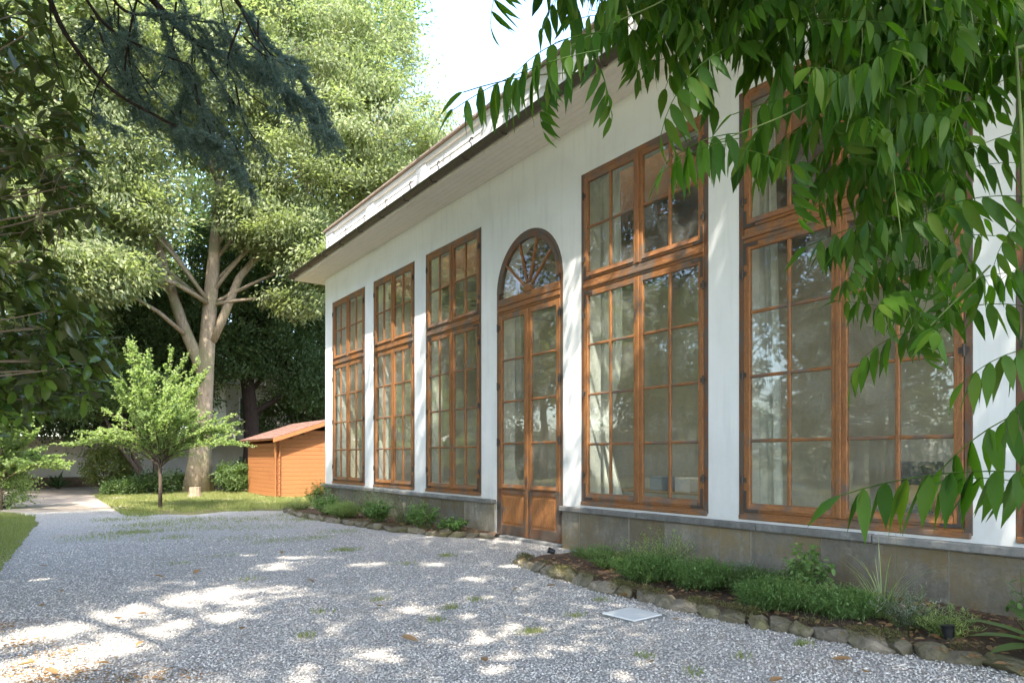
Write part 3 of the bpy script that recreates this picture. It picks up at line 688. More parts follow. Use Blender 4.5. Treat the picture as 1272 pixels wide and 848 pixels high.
# ------------------------------------------------------------------ shed
def shed():
    s = empty('garden_shed', (7.35, 25.3, 0), 'small orange wooden plank shed with reddish sloping roof beyond the white building', 'shed')
    W_, L_, h0, sl_ = 4.0, 4.3, 2.16, .34     # local: x right, y away
    nb = 16; bh = .155
    for i in range(nb):
        z0 = i*bh; z1 = z0+bh-.004
        # front boards, cut to the gable
        if z1 < h0: x0, x1 = 0, W_
        else:
            x0 = (z1-h0)/sl_; x1 = W_-x0
            if x0 > x1-.2: continue
        mb = MB(); mb.box((x0+.03, 0, z0), (x1-.03, .045, z1), .010); mb.build('plank', 'shed', s)
        if z1 < h0:
            mb = MB(); mb.box((0, .05, z0), (.045, L_-.01, z1), .010); mb.build('plank', 'shed', s)
            mb = MB(); mb.box((W_-.045, .05, z0), (W_, L_-.01, z1), .010); mb.build('plank', 'shed', s)
        mb = MB(); mb.box((x0+.03, L_-.045, z0), (x1-.03, L_, z1), .01); mb.build('plank', 'shed', s)
    # crossing log ends on the corner
    for (cx, cy) in ((.0, .0),):
        for i in range(14):
            mb = MB(); mb.box((-.10, .0, i*bh+.006), (.028, .048, (i+1)*bh-.012), .008); mb.build('log_end', 'shed', s)
            mb = MB(); mb.box((.0, -.10, i*bh+.02+.05), (.048, -.002, (i+1)*bh+.002+.045), .008); mb.build('log_end', 'shed', s)
    mb = MB(); mb.box((-.13, -.115, .0), (-.102, .055, 2.13), .005); mb.build('corner_board', 'shed', s)
    # door on the left wall
    # roof: two slopes
    e = .25; ex = .28; zr = h0+sl_*(W_/2)
    for sg in (0, 1):
        def P(x, z): return (x if sg == 0 else W_-x, z)
        mb = MB(); pl = [P(-e, h0-sl_*e+.03), P(W_/2-.002, zr+.03), P(W_/2-.002, zr+.09), P(-e, h0-sl_*e+.09)]
        mb.prism(pl, 1, -ex, L_+ex); r_ = mb.build('roof', 'shed', s, fix=True)
        nrow = 8; 
        for k in range(nrow):
            xa = -e-.02+(W_/2+e)*k/nrow; xb = -e-.02+(W_/2+e)*(k+1)/nrow+.02
            za = h0+sl_*xa+.094+.012; zb = h0+sl_*xb+.094
            mb = MB(); mb.prism([P(xa, za-.012), P(xb, zb), P(xb, zb+.01), P(xa, za+.012)], 1, -ex-.02, L_+ex+.02); mb.build('shingle_row', 'shedroof', r_, fix=True)
        mb = MB(); mb.prism([P(-e-.015, h0-sl_*e-.06), P(W_/2-.004, zr-.06), P(W_/2-.004, zr+.085), P(-e-.015, h0-sl_*e+.085)], 1, -ex-.035, -ex-.002); mb.build('barge_board', 'shed', s, fix=True)
shed()
# ------------------------------------------------------------------ garden wall and neighbour's house
def gwall():
    g = empty('garden_wall', (0, 40, 0), 'plastered garden boundary wall with dark tiled top at the end of the path', 'wall')
    mb = MB(); mb.box((-34, 0, 0), (30, .3, 2.3)); mb.build('wall_body', 'farhouse', g)
    mb = MB(); mb.box((-34, -.03, 0), (30, -.002, .5), .01); mb.build('wall_base', 'soil', g)
    x = -10.0
    while x < 14:
        mb = MB(); mb.prism([(-.14, 2.302), (.15, 2.50), (.44, 2.302)], 0, x+.005, x+.295)
        o = mb.build('coping_tile', 'coping', g, fix=True); x += .3
    mb = MB()
    for a, b in ((-34, -10), (14.0, 30)): mb.prism([(-.14, 2.302), (.15, 2.50), (.44, 2.302)], 0, a, b-.01)
    mb.build('wall_coping', 'coping', g, fix=True)
    h = empty('neighbour_house', (15.5, 47, 0), 'pale rendered house half hidden behind the dark trees beyond the wall', 'house')
    mb = MB(); mb.box((-5.2, 0, 0), (9, 8, 6.2)); mb.build('wall', 'farhouse', h)
    mb = MB(); mb.prism([(-.6, 6.2), (4, 8.4), (8.6, 6.2)], 0, -5.8, 9.6); mb.build('roof', 'coping', h, fix=True)
    for i in range(5):
        for z in (1.0, 3.9):
            x = -4.4+i*3; mb = MB(); mb.box((x, -.06, z), (x+.08, 0, z+1.5)); mb.box((x+1.0, -.06, z), (x+1.08, 0, z+1.5)); mb.box((x+.08, -.06, z), (x+1, 0, z+.08)); mb.box((x+.08, -.06, z+1.42), (x+1, 0, z+1.5))
            w_ = mb.build('window', 'white', h); mb = MB(); mb.box((x+.08, -.03, z+.08), (x+1.0, -.01, z+1.42)); mb.build('pane', 'black', w_)
gwall()
# ------------------------------------------------------------------ trees
def clusters(lobes):
    out = []
    for (cx, cy, cz, rx, ry, rz, n) in lobes:
        d = rnd_dirs(n); rr = RNG.uniform(.35, 1, n)**(1/2.2)
        out.append(np.stack([cx+d[:, 0]*rx*rr, cy+d[:, 1]*ry*rr, cz+d[:, 2]*rz*rr], 1))
    return np.concatenate(out)
GAPS = []
for (px_, py_, r_) in [(30, 790, .5), (90, 778, .45), (140, 765, .4), (190, 752, .4), (250, 742, .4), (300, 745, .35), (150, 800, .45), (90, 815, .5), (230, 770, .35), (280, 765, .35), (40, 722, .4), (25, 835, .5), (280, 735, .4), (345, 703, .4), (375, 692, .5), (310, 688, .3),
                       (640, 703, .3), (590, 718, .3), (510, 757, .22), (700, 718, .2), (460, 812, .18), (600, 790, .22), (455, 700, .35), (180, 785, .3), (350, 730, .25), (540, 700, .3)]:
    d_ = FPX*CAMZ/(py_-567.0); q_ = at(px_, py_, d_); GAPS.append((q_.x, q_.y, r_))
def ungap(P):       # sunflecks shaped by cutting leaves out of the canopy along these sun rays
    k = math.cos(SUN_EL)/math.sin(SUN_EL); gx = P[:, 0]-SD.x*k*P[:, 2]; gy = P[:, 1]-SD.y*k*P[:, 2]; ok = np.ones(len(P), bool)
    for (x, y, r) in GAPS: ok &= ((gx-x)**2+(gy-y)**2 > (r*RNG.uniform(.55, 1.25, len(P)))**2) | (P[:, 2] < 1.8)
    return ok
def foliage(Cc, npc, sig, L, W, flat=.6, droop=.3, shape='rhomb', up=1.0, org=None):
    k = len(Cc); n = k*npc; i = np.repeat(np.arange(k), npc)
    sz = RNG.uniform(.6, 1.35, k)[i][:, None]*sig
    off = RNG.normal(size=(n, 3))*np.array([1, 1, flat]); P = Cc[i]+off*sz
    tilt = RNG.normal(0, .75, (k, 3))[i]; az = RNG.normal(0, .8, (k, 3))[i]
    D = off*.55+az+RNG.normal(size=(n, 3))*.4+np.array([0, 0, -droop])
    N = RNG.normal(size=(n, 3))*.38+tilt+np.array([0, 0, up])
    ln = RNG.uniform(.7, 1.3, n)*L
    if org is not None:
        ok = ungap(P+np.array(org)); P, D, N, ln = P[ok], D[ok], N[ok], ln[ok]
    return leafmesh('crown', P, D, N, ln, ln*W, shape=shape)
def tree(name, label, base, lobes, th, tr, leafmat, bark, npc=60, sig=.35, L=.12, W=.5, group=None, flat=.6, droop=.3, limbs=True, lean=(0, 0), cat='tree', rootflare=.0, nlimb=.25, topr=.35, stem2=False):
    root = empty(name, base, label, cat, group); B = Vector(base)
    C = clusters(lobes); n = 10
    top = Vector((lean[0], lean[1], th)); pts = []; rad = []
    wob = (random.uniform(-.3, .3), random.uniform(-.3, .3))
    for i in range(n):
        t = i/(n-1); pts.append(Vector((top.x*t+wob[0]*tr*math.sin(t*5)*1.5, top.y*t+wob[1]*tr*math.sin(t*4)*1.5, top.z*t-.08*(i == 0))))
        rad.append(tr*(1-(1-topr)*t)*(1+rootflare*math.exp(-t*14)))
    mb = MB(); fl = (lambda t, a: 1+.16*math.exp(-t*9)*math.sin(a*7+1)+.06*math.sin(a*3+t*6))
    mb.tube(pts, rad, 20, flare=fl); mb.build('trunk', bark, root, smooth=True)
    if stem2:
        mb = MB(); mb.tube([(.25, -.1, 4.6), (.0, .0, 5.6), (-.55, .1, 7), (-1.2, 0, 9), (-1.7, -.2, 11), (-2.6, -.5, 13)], [.2, .25, .22, .18, .13, .06], 12); mb.tube([(.55, -.3, 6.3), (.95, -.5, 7.4), (1.5, -.7, 9), (2.6, -1.0, 10.6), (3.8, -1.4, 12)], [.15, .18, .15, .11, .06], 10)
        mb.tube([(-.9, .05, 8.0), (-1.7, .1, 8.9), (-3.0, 0, 10)], [.09, .08, .04], 8); mb.tube([(-.3, .05, 6.4), (-1.5, -.6, 7.2), (-3.2, -1.6, 7.9)], [.10, .08, .04], 8)
        mb.build('stem', bark, root, smooth=True)
    if limbs:
        mb = MB()
        for (cx, cy, cz, rx, ry, rz, k) in lobes:
            c = Vector((cx, cy, cz))-B; t = min(.98, max(.60 if stem2 else .42, (c.z-1.1*Vector((c.x-top.x, c.y-top.y, 0)).length)/th)) if th > 0 else .9
            a = Vector((top.x*t, top.y*t, top.z*t)); r0 = rad[int(t*(n-1))]*(.30 if stem2 else .42)
            m = curve(a, c, .06, .06, 7); mb.tube(m, [r0*(1-.75*i/6) for i in range(7)], 8)
            for q in C[RNG.random(len(C)) < nlimb]:
                q = Vector(q)-B
                if (q-c).length < max(rx, ry, rz)*1.02:
                    s0 = m[random.choice([3, 4, 5, 6])]; mb.tube(curve(s0, q, .05, .08, 5), [r0*.28, r0*.2, r0*.14, r0*.1, r0*.05], 5, cap=False)
        mb.build('branches', bark, root, smooth=True)
    me = foliage(C-np.array(base), npc, sig, L, W, flat, droop, org=base if name == 'shade_tree' else None)
    link('crown', me, leafmat, root); return root
def build_trees():
    # the big pale tree beside the shed
    tree('broadleaf_tree', 'very large tree with pale thick trunk and light green crown behind the shed', (5.6, 30.7, 0),
         [(5.8, 30.6, 16.6, 4.0, 4, 3.0, 150), (1.2, 29.5, 12.4, 3.2, 3, 2.4, 120), (10, 28.5, 14, 3.0, 3, 2.8, 140), (3.5, 28.5, 16.5, 3.5, 3, 2.8, 130), (12.6, 28.3, 15.8, 3.4, 3, 3.4, 180), (9, 30, 19, 4, 4, 3.2, 170),
          (2.2, 31, 18.5, 4, 4, 3.4, 160), (-1.2, 29, 16, 3.2, 3, 3.4, 130), (2.8, 28.4, 10.6, 1.6, 1.6, 1.1, 50), (8.2, 28.6, 11.0, 1.8, 1.8, 1.2, 60), (-.3, 28.5, 9.0, 2.2, 2.0, 1.6, 80), (6, 31, 22, 4.5, 4, 3, 110), (12.6, 30, 20.4, 2.8, 3, 2.6, 80), (9.8, 27.6, 9.6, 1.3, 1.2, 1.0, 40), (1.4, 27.5, 7.8, 1.8, 1.2, .9, 50), (1.6, 29, 9.2, 1.5, 1.2, .8, 40), (-2.6, 29, 12.0, 2.4, 2, 1.8, 80), (8.9, 28.4, 8.0, .9, .9, .5, 22), (2.9, 28.6, 8.2, .8, .8, .5, 18), (7.4, 29, 12.0, 1.4, 1.2, .8, 30)],
         13, .43, 'lf_big', 'bark_pale', 150, .42, .19, .42, flat=.42, droop=.7, rootflare=.42, nlimb=.16, topr=.42, lean=(.8, -.4), stem2=True)
    # lighter trees behind, left and centre
    tree('broadleaf_tree', 'light green tree behind and left of the pale trunk above the garden wall', (-1.5, 36, 0),
         [(-1.5, 36, 9, 3.6, 3, 3.6, 120), (1.6, 35.5, 11.5, 3, 3, 3, 100), (-5, 36, 12, 4, 3, 4, 120), (-2, 37, 16, 4, 3, 3.6, 100), (2.2, 35.5, 7.4, 2.2, 2, 1.8, 60)], 8, .3, 'lf_big', 'bark', 130, .46, .17, .5, flat=.5, droop=.6, nlimb=.08)
    tree('broadleaf_tree', 'tall sunlit tree rising behind the far roof corner', (15.5, 36, 0),
         [(15.5, 36, 17, 4.2, 4, 4.4, 130), (12.5, 36, 20.5, 4, 4, 4, 110), (19, 35, 14, 3.6, 4, 4.4, 110), (11.5, 37, 12.5, 4, 3, 4.5, 110), (14, 34, 24, 3.0, 4, 3, 80)], 14, .4, 'lf_mid', 'bark', 80, .55, .26, .5, flat=.6, droop=.5, nlimb=.05)
    # dark evergreens right and left of the trunk
    tree('yew_tree', 'dark evergreen with black trunk between the pale trunk and the shed', (8.4, 33.8, 0),
         [(8.4, 33.8, 8.4, 2.5, 2, 2.6, 110), (10, 33.6, 6.2, 1.9, 1.4, 1.3, 70), (7.6, 33.6, 10.5, 2, 2, 2.4, 70), (10.4, 33.5, 9.5, 2.1, 2, 2.6, 80), (7.2, 33.2, 6.2, 1.3, 1.2, 1.2, 40), (11.6, 33, 5.2, 1.5, 1.2, 1.3, 50)], 8, .40, 'lf_dark', 'bark_dark', 130, .40, .15, .45, flat=.55, droop=.9, topr=.6)
    tree('yew_tree', 'dark drooping evergreen just behind the shed roof', (12.4, 34.5, 0),
         [(12.4, 34.5, 8, 2.8, 2, 2.6, 110), (14.6, 34, 6.2, 2.3, 2, 2.2, 90), (13, 34, 11, 3, 2.4, 2.8, 110), (12.0, 33.8, 4.9, 1.9, 1.2, 1.2, 60), (11.4, 36.5, 3.6, 2.2, 1.0, 1.5, 80), (15, 36, 3.8, 2.2, 1, 1.6, 70)], 8, .35, 'lf_dark', 'bark', 130, .42, .15, .45, flat=.55, droop=.9)
    tree('yew_tree', 'dark evergreen left of the pale trunk above the wall', (3.4, 35.5, 0),
         [(3.4, 35.5, 5.6, 2.4, 1.6, 2.0, 110), (1.0, 35.8, 4.6, 2.0, 1.4, 1.4, 80), (5.2, 35, 7.6, 2.0, 1.6, 2.4, 90), (-1.6, 35.9, 5.2, 2.2, 1.5, 1.8, 80), (6.2, 35.5, 5.0, 1.2, 1.2, 1.6, 40), (2.2, 37.5, 3.2, 2.6, 1.2, .8, 90), (-2, 37.8, 3.4, 2.4, 1.2, .9, 90), (5, 38.4, 3.6, 2.2, 1.0, 1.3, 80)], 5.5, .22, 'lf_dark', 'bark_dark', 120, .38, .16, .45, flat=.6, droop=.7)
    # leaning multi-stem tree with ivy
    t = tree('small_tree', 'small dark leaning tree with ivied stems beside the clipped shrub', (3.9, 31.6, 0),
         [(3.0, 31.4, 4.3, 1.9, 1.2, 1.0, 80), (1.4, 31.6, 3.7, 1.5, 1.0, .8, 60), (4.6, 31.4, 4.0, 1.2, 1.0, 1.0, 45)], 3.2, .17, 'lf_mid', 'bark', 80, .3, .12, .5, lean=(-1.0, .1), flat=.5, droop=.7)
    mb = MB(); mb.tube([(.35, .1, -.05), (.3, .1, 1.2), (.1, .1, 2.2), (-.3, 0, 3.4)], [.15, .11, .1, .06], 9); mb.tube([(.1, -.2, -.05), (-.5, -.2, 1.1), (-1.2, -.2, 2.2), (-1.6, -.2, 3.2)], [.09, .08, .07, .04], 8); mb.build('stem', 'bark', t, smooth=True)
    for i, (x, y, h, lm, r_) in enumerate([(-9, 40, 15, 'lf_mid', 5), (-12.5, 35, 20, 'lf_big', 5.5), (-24, 36, 15, 'lf_mid', 6), (-13, 52, 20, 'lf_big', 7), (0, 50, 20, 'lf_big', 7), (13, 52, 22, 'lf_mid', 8), (26, 48, 18, 'lf_mid', 7), (-23, 20, 19, 'lf_mid', 6), (22, 38, 19, 'lf_mid', 5), (5.5, 42, 24, 'lf_big', 5.5)]):
        tree('background_tree', ['mid green tree beyond the wall at the far left', 'pale tree at the left beyond the lawn', 'broad tree at the far left of the lawn', 'tall pale tree far beyond the wall on the left', 'tall pale tree far beyond the wall behind the path', 'tall tree behind the neighbour house', 'tree right of the neighbour house', 'tree across the lawn, mirrored in the windows', 'tall tree behind the white building', 'tall pale tree filling the gap directly behind the big pale trunk'][i], (x, y, 0),
             [(x, y, h*.62, r_, r_, h*.3, 150), (x+r_*.4, y-1, h*.4, r_*.7, r_*.7, h*.2, 90), (x-r_*.5, y-.5, h*.45, r_*.7, r_*.6, h*.22, 90), (x, y, h*.85, r_*.65, r_*.6, h*.15, 60)], h*.55, .3, lm, 'bark', 60, .75, .34, .55, group='trees beyond the garden', nlimb=.04)
    # overhead cedar whose low boughs hang into the picture from the upper left
build_trees()
def spray_tree(name, label, base, n, h0, h1, spread, leafmat, bark, tr=.05, L=.05, W=.7, cat='tree', nl=46, fork=None):
    root = empty(name, base, label, cat); mb = MB(); P = []; D = []
    fork = fork if fork is not None else h0
    mb.tube([(0, 0, -.05), (.01, .01, fork*.5), (-.01, 0, fork+.1)], [tr*1.15, tr, tr*.9], 9)
    tr_o = mb.build('trunk', bark, root, smooth=True); mb = MB()
    for i in range(n):
        az = 2*PI*i/n*2.4+random.uniform(-.3, .3); t = random.random(); up = random.uniform(.0, 1)**1.4
        end = Vector((math.cos(az)*spread*(1-up*.75)*random.uniform(.7, 1.05), math.sin(az)*spread*(1-up*.75)*random.uniform(.7, 1.05), h0+(h1-h0)*(.15+.85*up)*random.uniform(.8, 1.0)))
        a = Vector((0, 0, fork*random.uniform(.85, 1.15))); c = curve(a, end, .10*(1-up)+.02, .05, 9)
        mb.tube(c, [tr*.42*(1-.85*k/8) for k in range(9)], 5, cap=False)
        for k in range(1, 9):
            p = c[k]; tdir = (c[k]-c[k-1]).normalized()
            for s_ in range(2+k // 2):
                sd = Vector((random.gauss(0, 1), random.gauss(0, 1), random.gauss(.15, .5))).normalized(); e2 = p+(sd*.5+tdir*.7).normalized()*random.uniform(.18, .5)*(spread/1.9)*(1-.35*k/8)
                if k == 8: e2 = p+(sd*.15+tdir).normalized()*random.uniform(.2, .5)*(spread/1.9)
                mb.tube([p, p.lerp(e2, .5), e2], [.006, .004, .002], 4, cap=False)
                for q in range(nl // 3):
                    u = random.random(); b_ = p.lerp(e2, u)
                    P.append(b_+Vector([random.gauss(0, .012)]*3)); dd = (e2-p).normalized()*.7+Vector((random.gauss(0, 1), random.gauss(0, 1), random.gauss(0, .6))); D.append(dd)
    mb.build('branches', bark, root, smooth=True)
    P = np.array(P); D = np.array(D); N = RNG.normal(size=P.shape)*.5+np.array([0, 0, 1.]); Ls = RNG.uniform(.7, 1.3, len(P))*L
    link('crown', leafmesh('crown', P, D, N, Ls, Ls*W), leafmat, root); return root
spray_tree('young_tree', 'young bright lime green tree with thin dark trunk on the lawn edge', (3.0, 21.8, 0), 60, 1.45, 4.6, 2.35, 'lf_lime', 'bark', .05, .075, .7, fork=1.35)
spray_tree('young_tree', 'bright green leafy sapling at the left edge beside the path', (-.75, 24.2, 0), 34, .7, 3.4, 1.7, 'lf_lime', 'twig', .06, .09, .7, fork=.8)
def shrub(name, label, base, r, h, leafmat, n=60, npc=60, L=.06, W=.6, sig=.09, cat='shrub', stems=6, bark='bark', droop=.1):
    root = empty(name, base, label, cat); mb = MB()
    C = clusters([(0, 0, h*.55, r, r, h*.45, n)])
    for i in range(stems):
        q = C[RNG.integers(0, n)]; mb.tube(curve((random.uniform(-.1, .1)*r, random.uniform(-.1, .1)*r, -.02), q, .0, .1, 5), [.016*h, .013*h, .01*h, .007*h, .004*h], 5, cap=False)
    mb.build('stems', bark, root, smooth=True)
    link('foliage', foliage(C, npc, sig, L, W, .8, droop), leafmat, root); return root
shrub('clipped_shrub', 'clipped yellow-green shrub in front of the garden wall', (2.6, 32.4, 0), 1.0, 2.0, 'lf_yel', 90, 70, .09, .6, .16)
shrub('low_shrub', 'low spreading green shrub at the foot of the leaning tree', (4.3, 31.2, 0), 1.1, .8, 'lf_mid', 60, 60, .09, .6, .14)
shrub('low_shrub', 'leafy green shrub at the foot of the clipped shrub, path side', (2.9, 30.6, 0), .8, .6, 'lf_mid', 50, 60, .08, .6, .12)
shrub('laurel_shrub', 'glossy green shrub between the pale trunk and the shed', (6.9, 30.0, 0), .75, 1.15, 'lf_mid', 60, 60, .12, .4, .14)
shrub('low_shrub', 'green bush under the bright sapling at the left edge', (-.6, 24.6, 0), .7, 1.1, 'lf_lime', 50, 50, .08, .6, .12)
shrub('dark_bush', 'dark bushy plant at the wall behind the black trunk', (9.0, 35.5, 0), 1.2, 1.3, 'lf_dark', 60, 50, .12, .5, .2)
def hedge(label, base, sx, sy, h, n):  # unseen hedges, put in so the panes mirror green
    root = empty('hedge', base, label, 'hedge'); C = RNG.uniform(-1, 1, (n, 3))*np.array([sx, sy, h*.5])+np.array([0, 0, h*.52])
    link('foliage', foliage(C, 34, .38, .26, .5, .8, .2), 'lf_mid', root); mb = MB()
    for i in range(int(max(sx, sy))):
        t = -1+2*(i+.5)/int(max(sx, sy)); p = Vector((sx*t if sx > sy else 0, sy*t if sy >= sx else 0, -.02)); mb.tube([p, p+Vector((.05, .05, h*.7))], [.06, .04], 6)
    mb.build('stems', 'bark', root)
hedge('tall green hedge at the far side of the lawn, added unseen to green the reflections in the nearest windows', (-29, 14, 0), 1.0, 27, 5.0, 1500)
hedge('green hedge added out of view to hide the pale garden wall from the window reflections', (-18, 38.6, 0), 10.5, .8, 3.2, 700)
def agave(base, label):
    n = 34; P = np.zeros((n, 3))+RNG.normal(0, .05, (n, 3)); a = RNG.random(n)*2*PI; e = RNG.uniform(.3, 1.4, n)
    P[:, 2] = .02; D = np.stack([np.cos(a)*np.cos(e), np.sin(a)*np.cos(e), np.sin(e)], 1)
    root = empty('spiky_plant', base, label, 'plant'); link('foliage', leafmesh('foliage', P, D, np.array([[0, 0, 1.]]).repeat(n, 0)+RNG.normal(0, .2, (n, 3)), RNG.uniform(.6, 1.0, n), .12, shape='oval'), 'lf_dark', root)
    mb = MB(); mb.tube([(0, 0, -.03), (0, 0, .15)], [.09, .05], 8); mb.build('stem', 'bark', root)
agave((1.0, 38.6, 0), 'dark spiky plant on the ground in front of the far wall')
mb = MB()
rk = empty('stump', (5.0, 27.8, 0), 'small pale cut stump on the lawn left of the big trunk', 'stump'); mb.tube([(0, 0, -.03), (0, 0, .1), (0, 0, .35), (.0, 0, .36)], [.27, .22, .2, .17], 12); mb.build('stump_body', 'bark_pale', rk, smooth=False)
# ------------------------------------------------------------------ overhead canopy trees (left of and behind the camera)
def cedar():
    B = Vector((-4.2, 5.6, 0)); root = empty('cedar_tree', B, 'blue-green cedar whose low boughs hang across the upper left', 'tree')
    mb = MB(); mb.tube([Vector((0, 0, -.1)), Vector((.05, 0, 4)), Vector((0, .1, 9)), Vector((.1, 0, 15)), Vector((0, 0, 21))], [.55, .42, .34, .22, .08], 16, flare=lambda t, a: 1+.12*math.exp(-t*8)*math.sin(a*6)); mb.build('trunk', 'bark', root, smooth=True)
    # flat layered plates of the crown
    C = []; mb = MB()
    for (z, rmax, k) in ((9.6, 8.6, 8), (11.6, 8.8, 8), (13.8, 8.0, 7), (16, 6.5, 6), (18.2, 4.6, 5), (20.2, 2.6, 4)):
        a0 = random.random()*6
        for i in range(k):
            az = a0+2*PI*i/k; 
            e = Vector((math.cos(az)*rmax, math.sin(az)*rmax, z+rmax*.12)); c = curve((0, 0, z-1), e, .03, .03, 8); mb.tube(c, [.13*(1-.8*j/7) for j in range(8)], 6, cap=False)
            for j in range(2, 8):
                m = int(9+j*1.3)
                for q in range(m):
                    o = Vector((random.gauss(0, .15*rmax), random.gauss(0, .15*rmax), random.gauss(0, .16))); C.append(c[j]+o)
    mb.build('bough', 'bark_dark', root, smooth=True)
    C = np.array(C); link('crown', foliage(C, 38, .42, .26, .4, .3, .2, org=tuple(B)), 'lf_dark', root)
    # low boughs in view
    P = []; D = []; mb = MB()
    def bough(pts, r0, dens, hang, s0=.1, side=.5, twr=.008):
        pts = [at(*p)-B if not isinstance(p, Vector) else p-B for p in pts]
        # resample smoothly
        fine = []
        for i in range(len(pts)-1):
            for k in range(8):
                t = k/8; p0 = pts[max(i-1, 0)]; p1 = pts[i]; p2 = pts[i+1]; p3 = pts[min(i+2, len(pts)-1)]
                fine.append(.5*((2*p1)+(-p0+p2)*t+(2*p0-5*p1+4*p2-p3)*t*t+(-p0+3*p1-3*p2+p3)*t**3))
        fine.append(pts[-1]); m = len(fine)
        mb.tube(fine, [r0*(1-.85*i/(m-1))+.003 for i in range(m)], 6, cap=False)
        for i in range(int(m*s0), m):
            t = i/m; tn = (fine[min(i+1, m-1)]-fine[i-1]).normalized(); sd = tn.cross(Vector((0, 0, 1))).normalized()
            for q in range(dens):
                s_ = random.choice((-1, 1)); dv = (sd*s_*random.uniform(.2, 1)+tn*random.uniform(.2, .9)+Vector((0, 0, -hang*random.uniform(.1, 1)))).normalized(); L = side*random.uniform(.35, 1)
                a = fine[i]; e = a+dv*L+Vector((0, 0, -hang*.25*L)); mid = a.lerp(e, .5)+Vector((0, 0, .05*L)); mb.tube([a, mid, e], [twr*.7, twr*.45, twr*.2], 4, cap=False)
                ns = int(L/.028)
                for k in range(ns):
                    u = (k+.5)/ns
                    if u < .15: continue
                    p = a.lerp(mid, u*2) if u < .5 else mid.lerp(e, u*2-1)
                    for _ in range(13):
                        P.append(p); D.append((random.gauss(0, 1), random.gauss(0, 1), random.gauss(.25, .8)))
                    if random.random() < .5:
                        e3 = p+(dv+Vector((random.gauss(0, .8), random.gauss(0, .8), random.gauss(-.2, .4)))).normalized()*.14
                        for w_ in range(4):
                            for _ in range(9): P.append(p.lerp(e3, (w_+1)/4)); D.append((random.gauss(0, 1), random.gauss(0, 1), random.gauss(.25, .8)))
    T = B+Vector((.2, .1, 7.2))
    bough([T, (40, -160, 8.0), (180, -10, 8.6), (240, 50, 8.9), (300, 75, 9.1), (350, 110, 9.3), (405, 165, 9.5)], .06, 3, .3, .5, .65)
    bough([T, (150, -150, 8.6), (270, -30, 9.2), (320, 40, 9.4), (370, 95, 9.6), (398, 135, 9.7)], .045, 2, .3, .5, .6)
    bough([T, (20, -140, 7.4), (62, 0, 7.7), (95, 62, 7.8), (140, 112, 7.9), (190, 142, 8.0), (240, 168, 8.1)], .04, 0, .4, .6, .5)
    bough([(190, 142, 8.0), (225, 160, 8.1), (262, 175, 8.2), (300, 215, 8.3)], .015, 4, .35, .3, .38)
    bough([T, (150, -120, 8), (190, -5, 8.4), (215, 60, 8.5), (240, 105, 8.5), (256, 150, 8.6)], .03, 2, .5, .5, .35)
    bough([(62, 0, 7.7), (66, 60, 7.7), (80, 110, 7.7)], .01, 0, .7, .5, .3); bough([(170, 0, 8.2), (160, 50, 8.3), (165, 100, 8.3), (180, 130, 8.3)], .012, 1, .6, .3, .28)
    bough([(90, -30, 8), (130, 30, 8.1), (185, 62, 8.2), (235, 80, 8.3)], .02, 1, .5, .3, .35)
    bough([(240, 50, 8.9), (236, 100, 8.9), (225, 135, 8.8), (226, 160, 8.8)], .012, 3, .5, .3, .3)
    bough([(110, -60, 8), (150, 10, 8.1), (205, 20, 8.2), (270, 30, 8.4)], .02, 2, .4, .5, .4)
    rs = random.Random(3)
    for k in range(30):
        x = rs.uniform(60, 330); y = rs.uniform(-40, 110); d = rs.uniform(7.8, 9.2); ex = x+rs.uniform(-30, 90); ey = y+rs.uniform(20, 110)
        bough([(x, y, d), ((x+ex)/2+rs.uniform(-12, 12), (y+ey)/2+rs.uniform(-12, 12), d), (ex, ey, d+.1)], rs.uniform(.006, .014), 1, .4, .45, .25)
    mb.build('low_boughs', 'bark_dark', root, smooth=True)
    P = np.array([tuple(p) for p in P]); D = np.array(D); n = len(P)
    link('needles', leafmesh('needles', P, D, rnd_dirs(n), RNG.uniform(.03, .055, n), .009, shape='blade'), 'lf_blue', root)
    print('cedar needles', n)
cedar()
for (x, y, h, r_, n, lb, cx, cy) in [(-7.5, -6.5, 12, 5.5, 150, 'broad tree standing behind and left of the yard', 0, 1), (1.2, -5.5, 13, 5.0, 190, 'broad tree behind the camera shading the near windows', 2.4, 3.6),
      (-12.5, 13, 19, 5.2, 190, 'tall dark tree on the lawn, mirrored in the upper panes', 0, 0), (-9, 21, 19, 5.2, 190, 'tall broad tree at the far side of the lawn, mirrored in the middle windows', 0, 0)]:
    tree('shade_tree', lb, (x, y, 0), [(x+cx, y+cy, h*.75, r_, r_, h*.22, n), (x+cx+r_*.4, y+cy+1.5, h*.68, r_*.75, r_*.7, h*.15, n // 2), (x+cx-r_*.5, y+cy-1, h*.6, r_*.6, r_*.6, h*.15, n // 3)], h*.6, .32, 'lf_mid' if cx or cy else 'lf_dark', 'bark', 70, .55, .24, .5, nlimb=.05)
# ------------------------------------------------------------------ magnolia
def oval_leaf_mesh(name, L, W, bend=.15, fold=.12, ns=5):
    V = []; F = []; prof = [0, .62, .95, 1.0, .78, 0] if ns == 5 else [0, .7, 1, .8, .0]
    m = len(prof)
    for i, w_ in enumerate(prof):
        t = i/(m-1); x = L*t; z = -bend*L*t*t
        V += [(x, -W/2*w_, z+fold*W*w_), (x, 0, z), (x, W/2*w_, z+fold*W*w_)]
    for i in range(m-1):
        a = i*3; F += [(a, a+3, a+4, a+1), (a+1, a+4, a+5, a+2)]
    me = MB().add(V, F).mesh(name, True); return me
def frame_of(d, up=Vector((0, 0, 1)), roll=0):
    x = Vector(d).normalized(); y = up.cross(x)
    y = y.normalized() if y.length > 1e-4 else Vector((0, 1, 0)); z = x.cross(y); m = Matrix((x, y, z)).transposed()
    return m @ Matrix.Rotation(roll, 3, 'X')
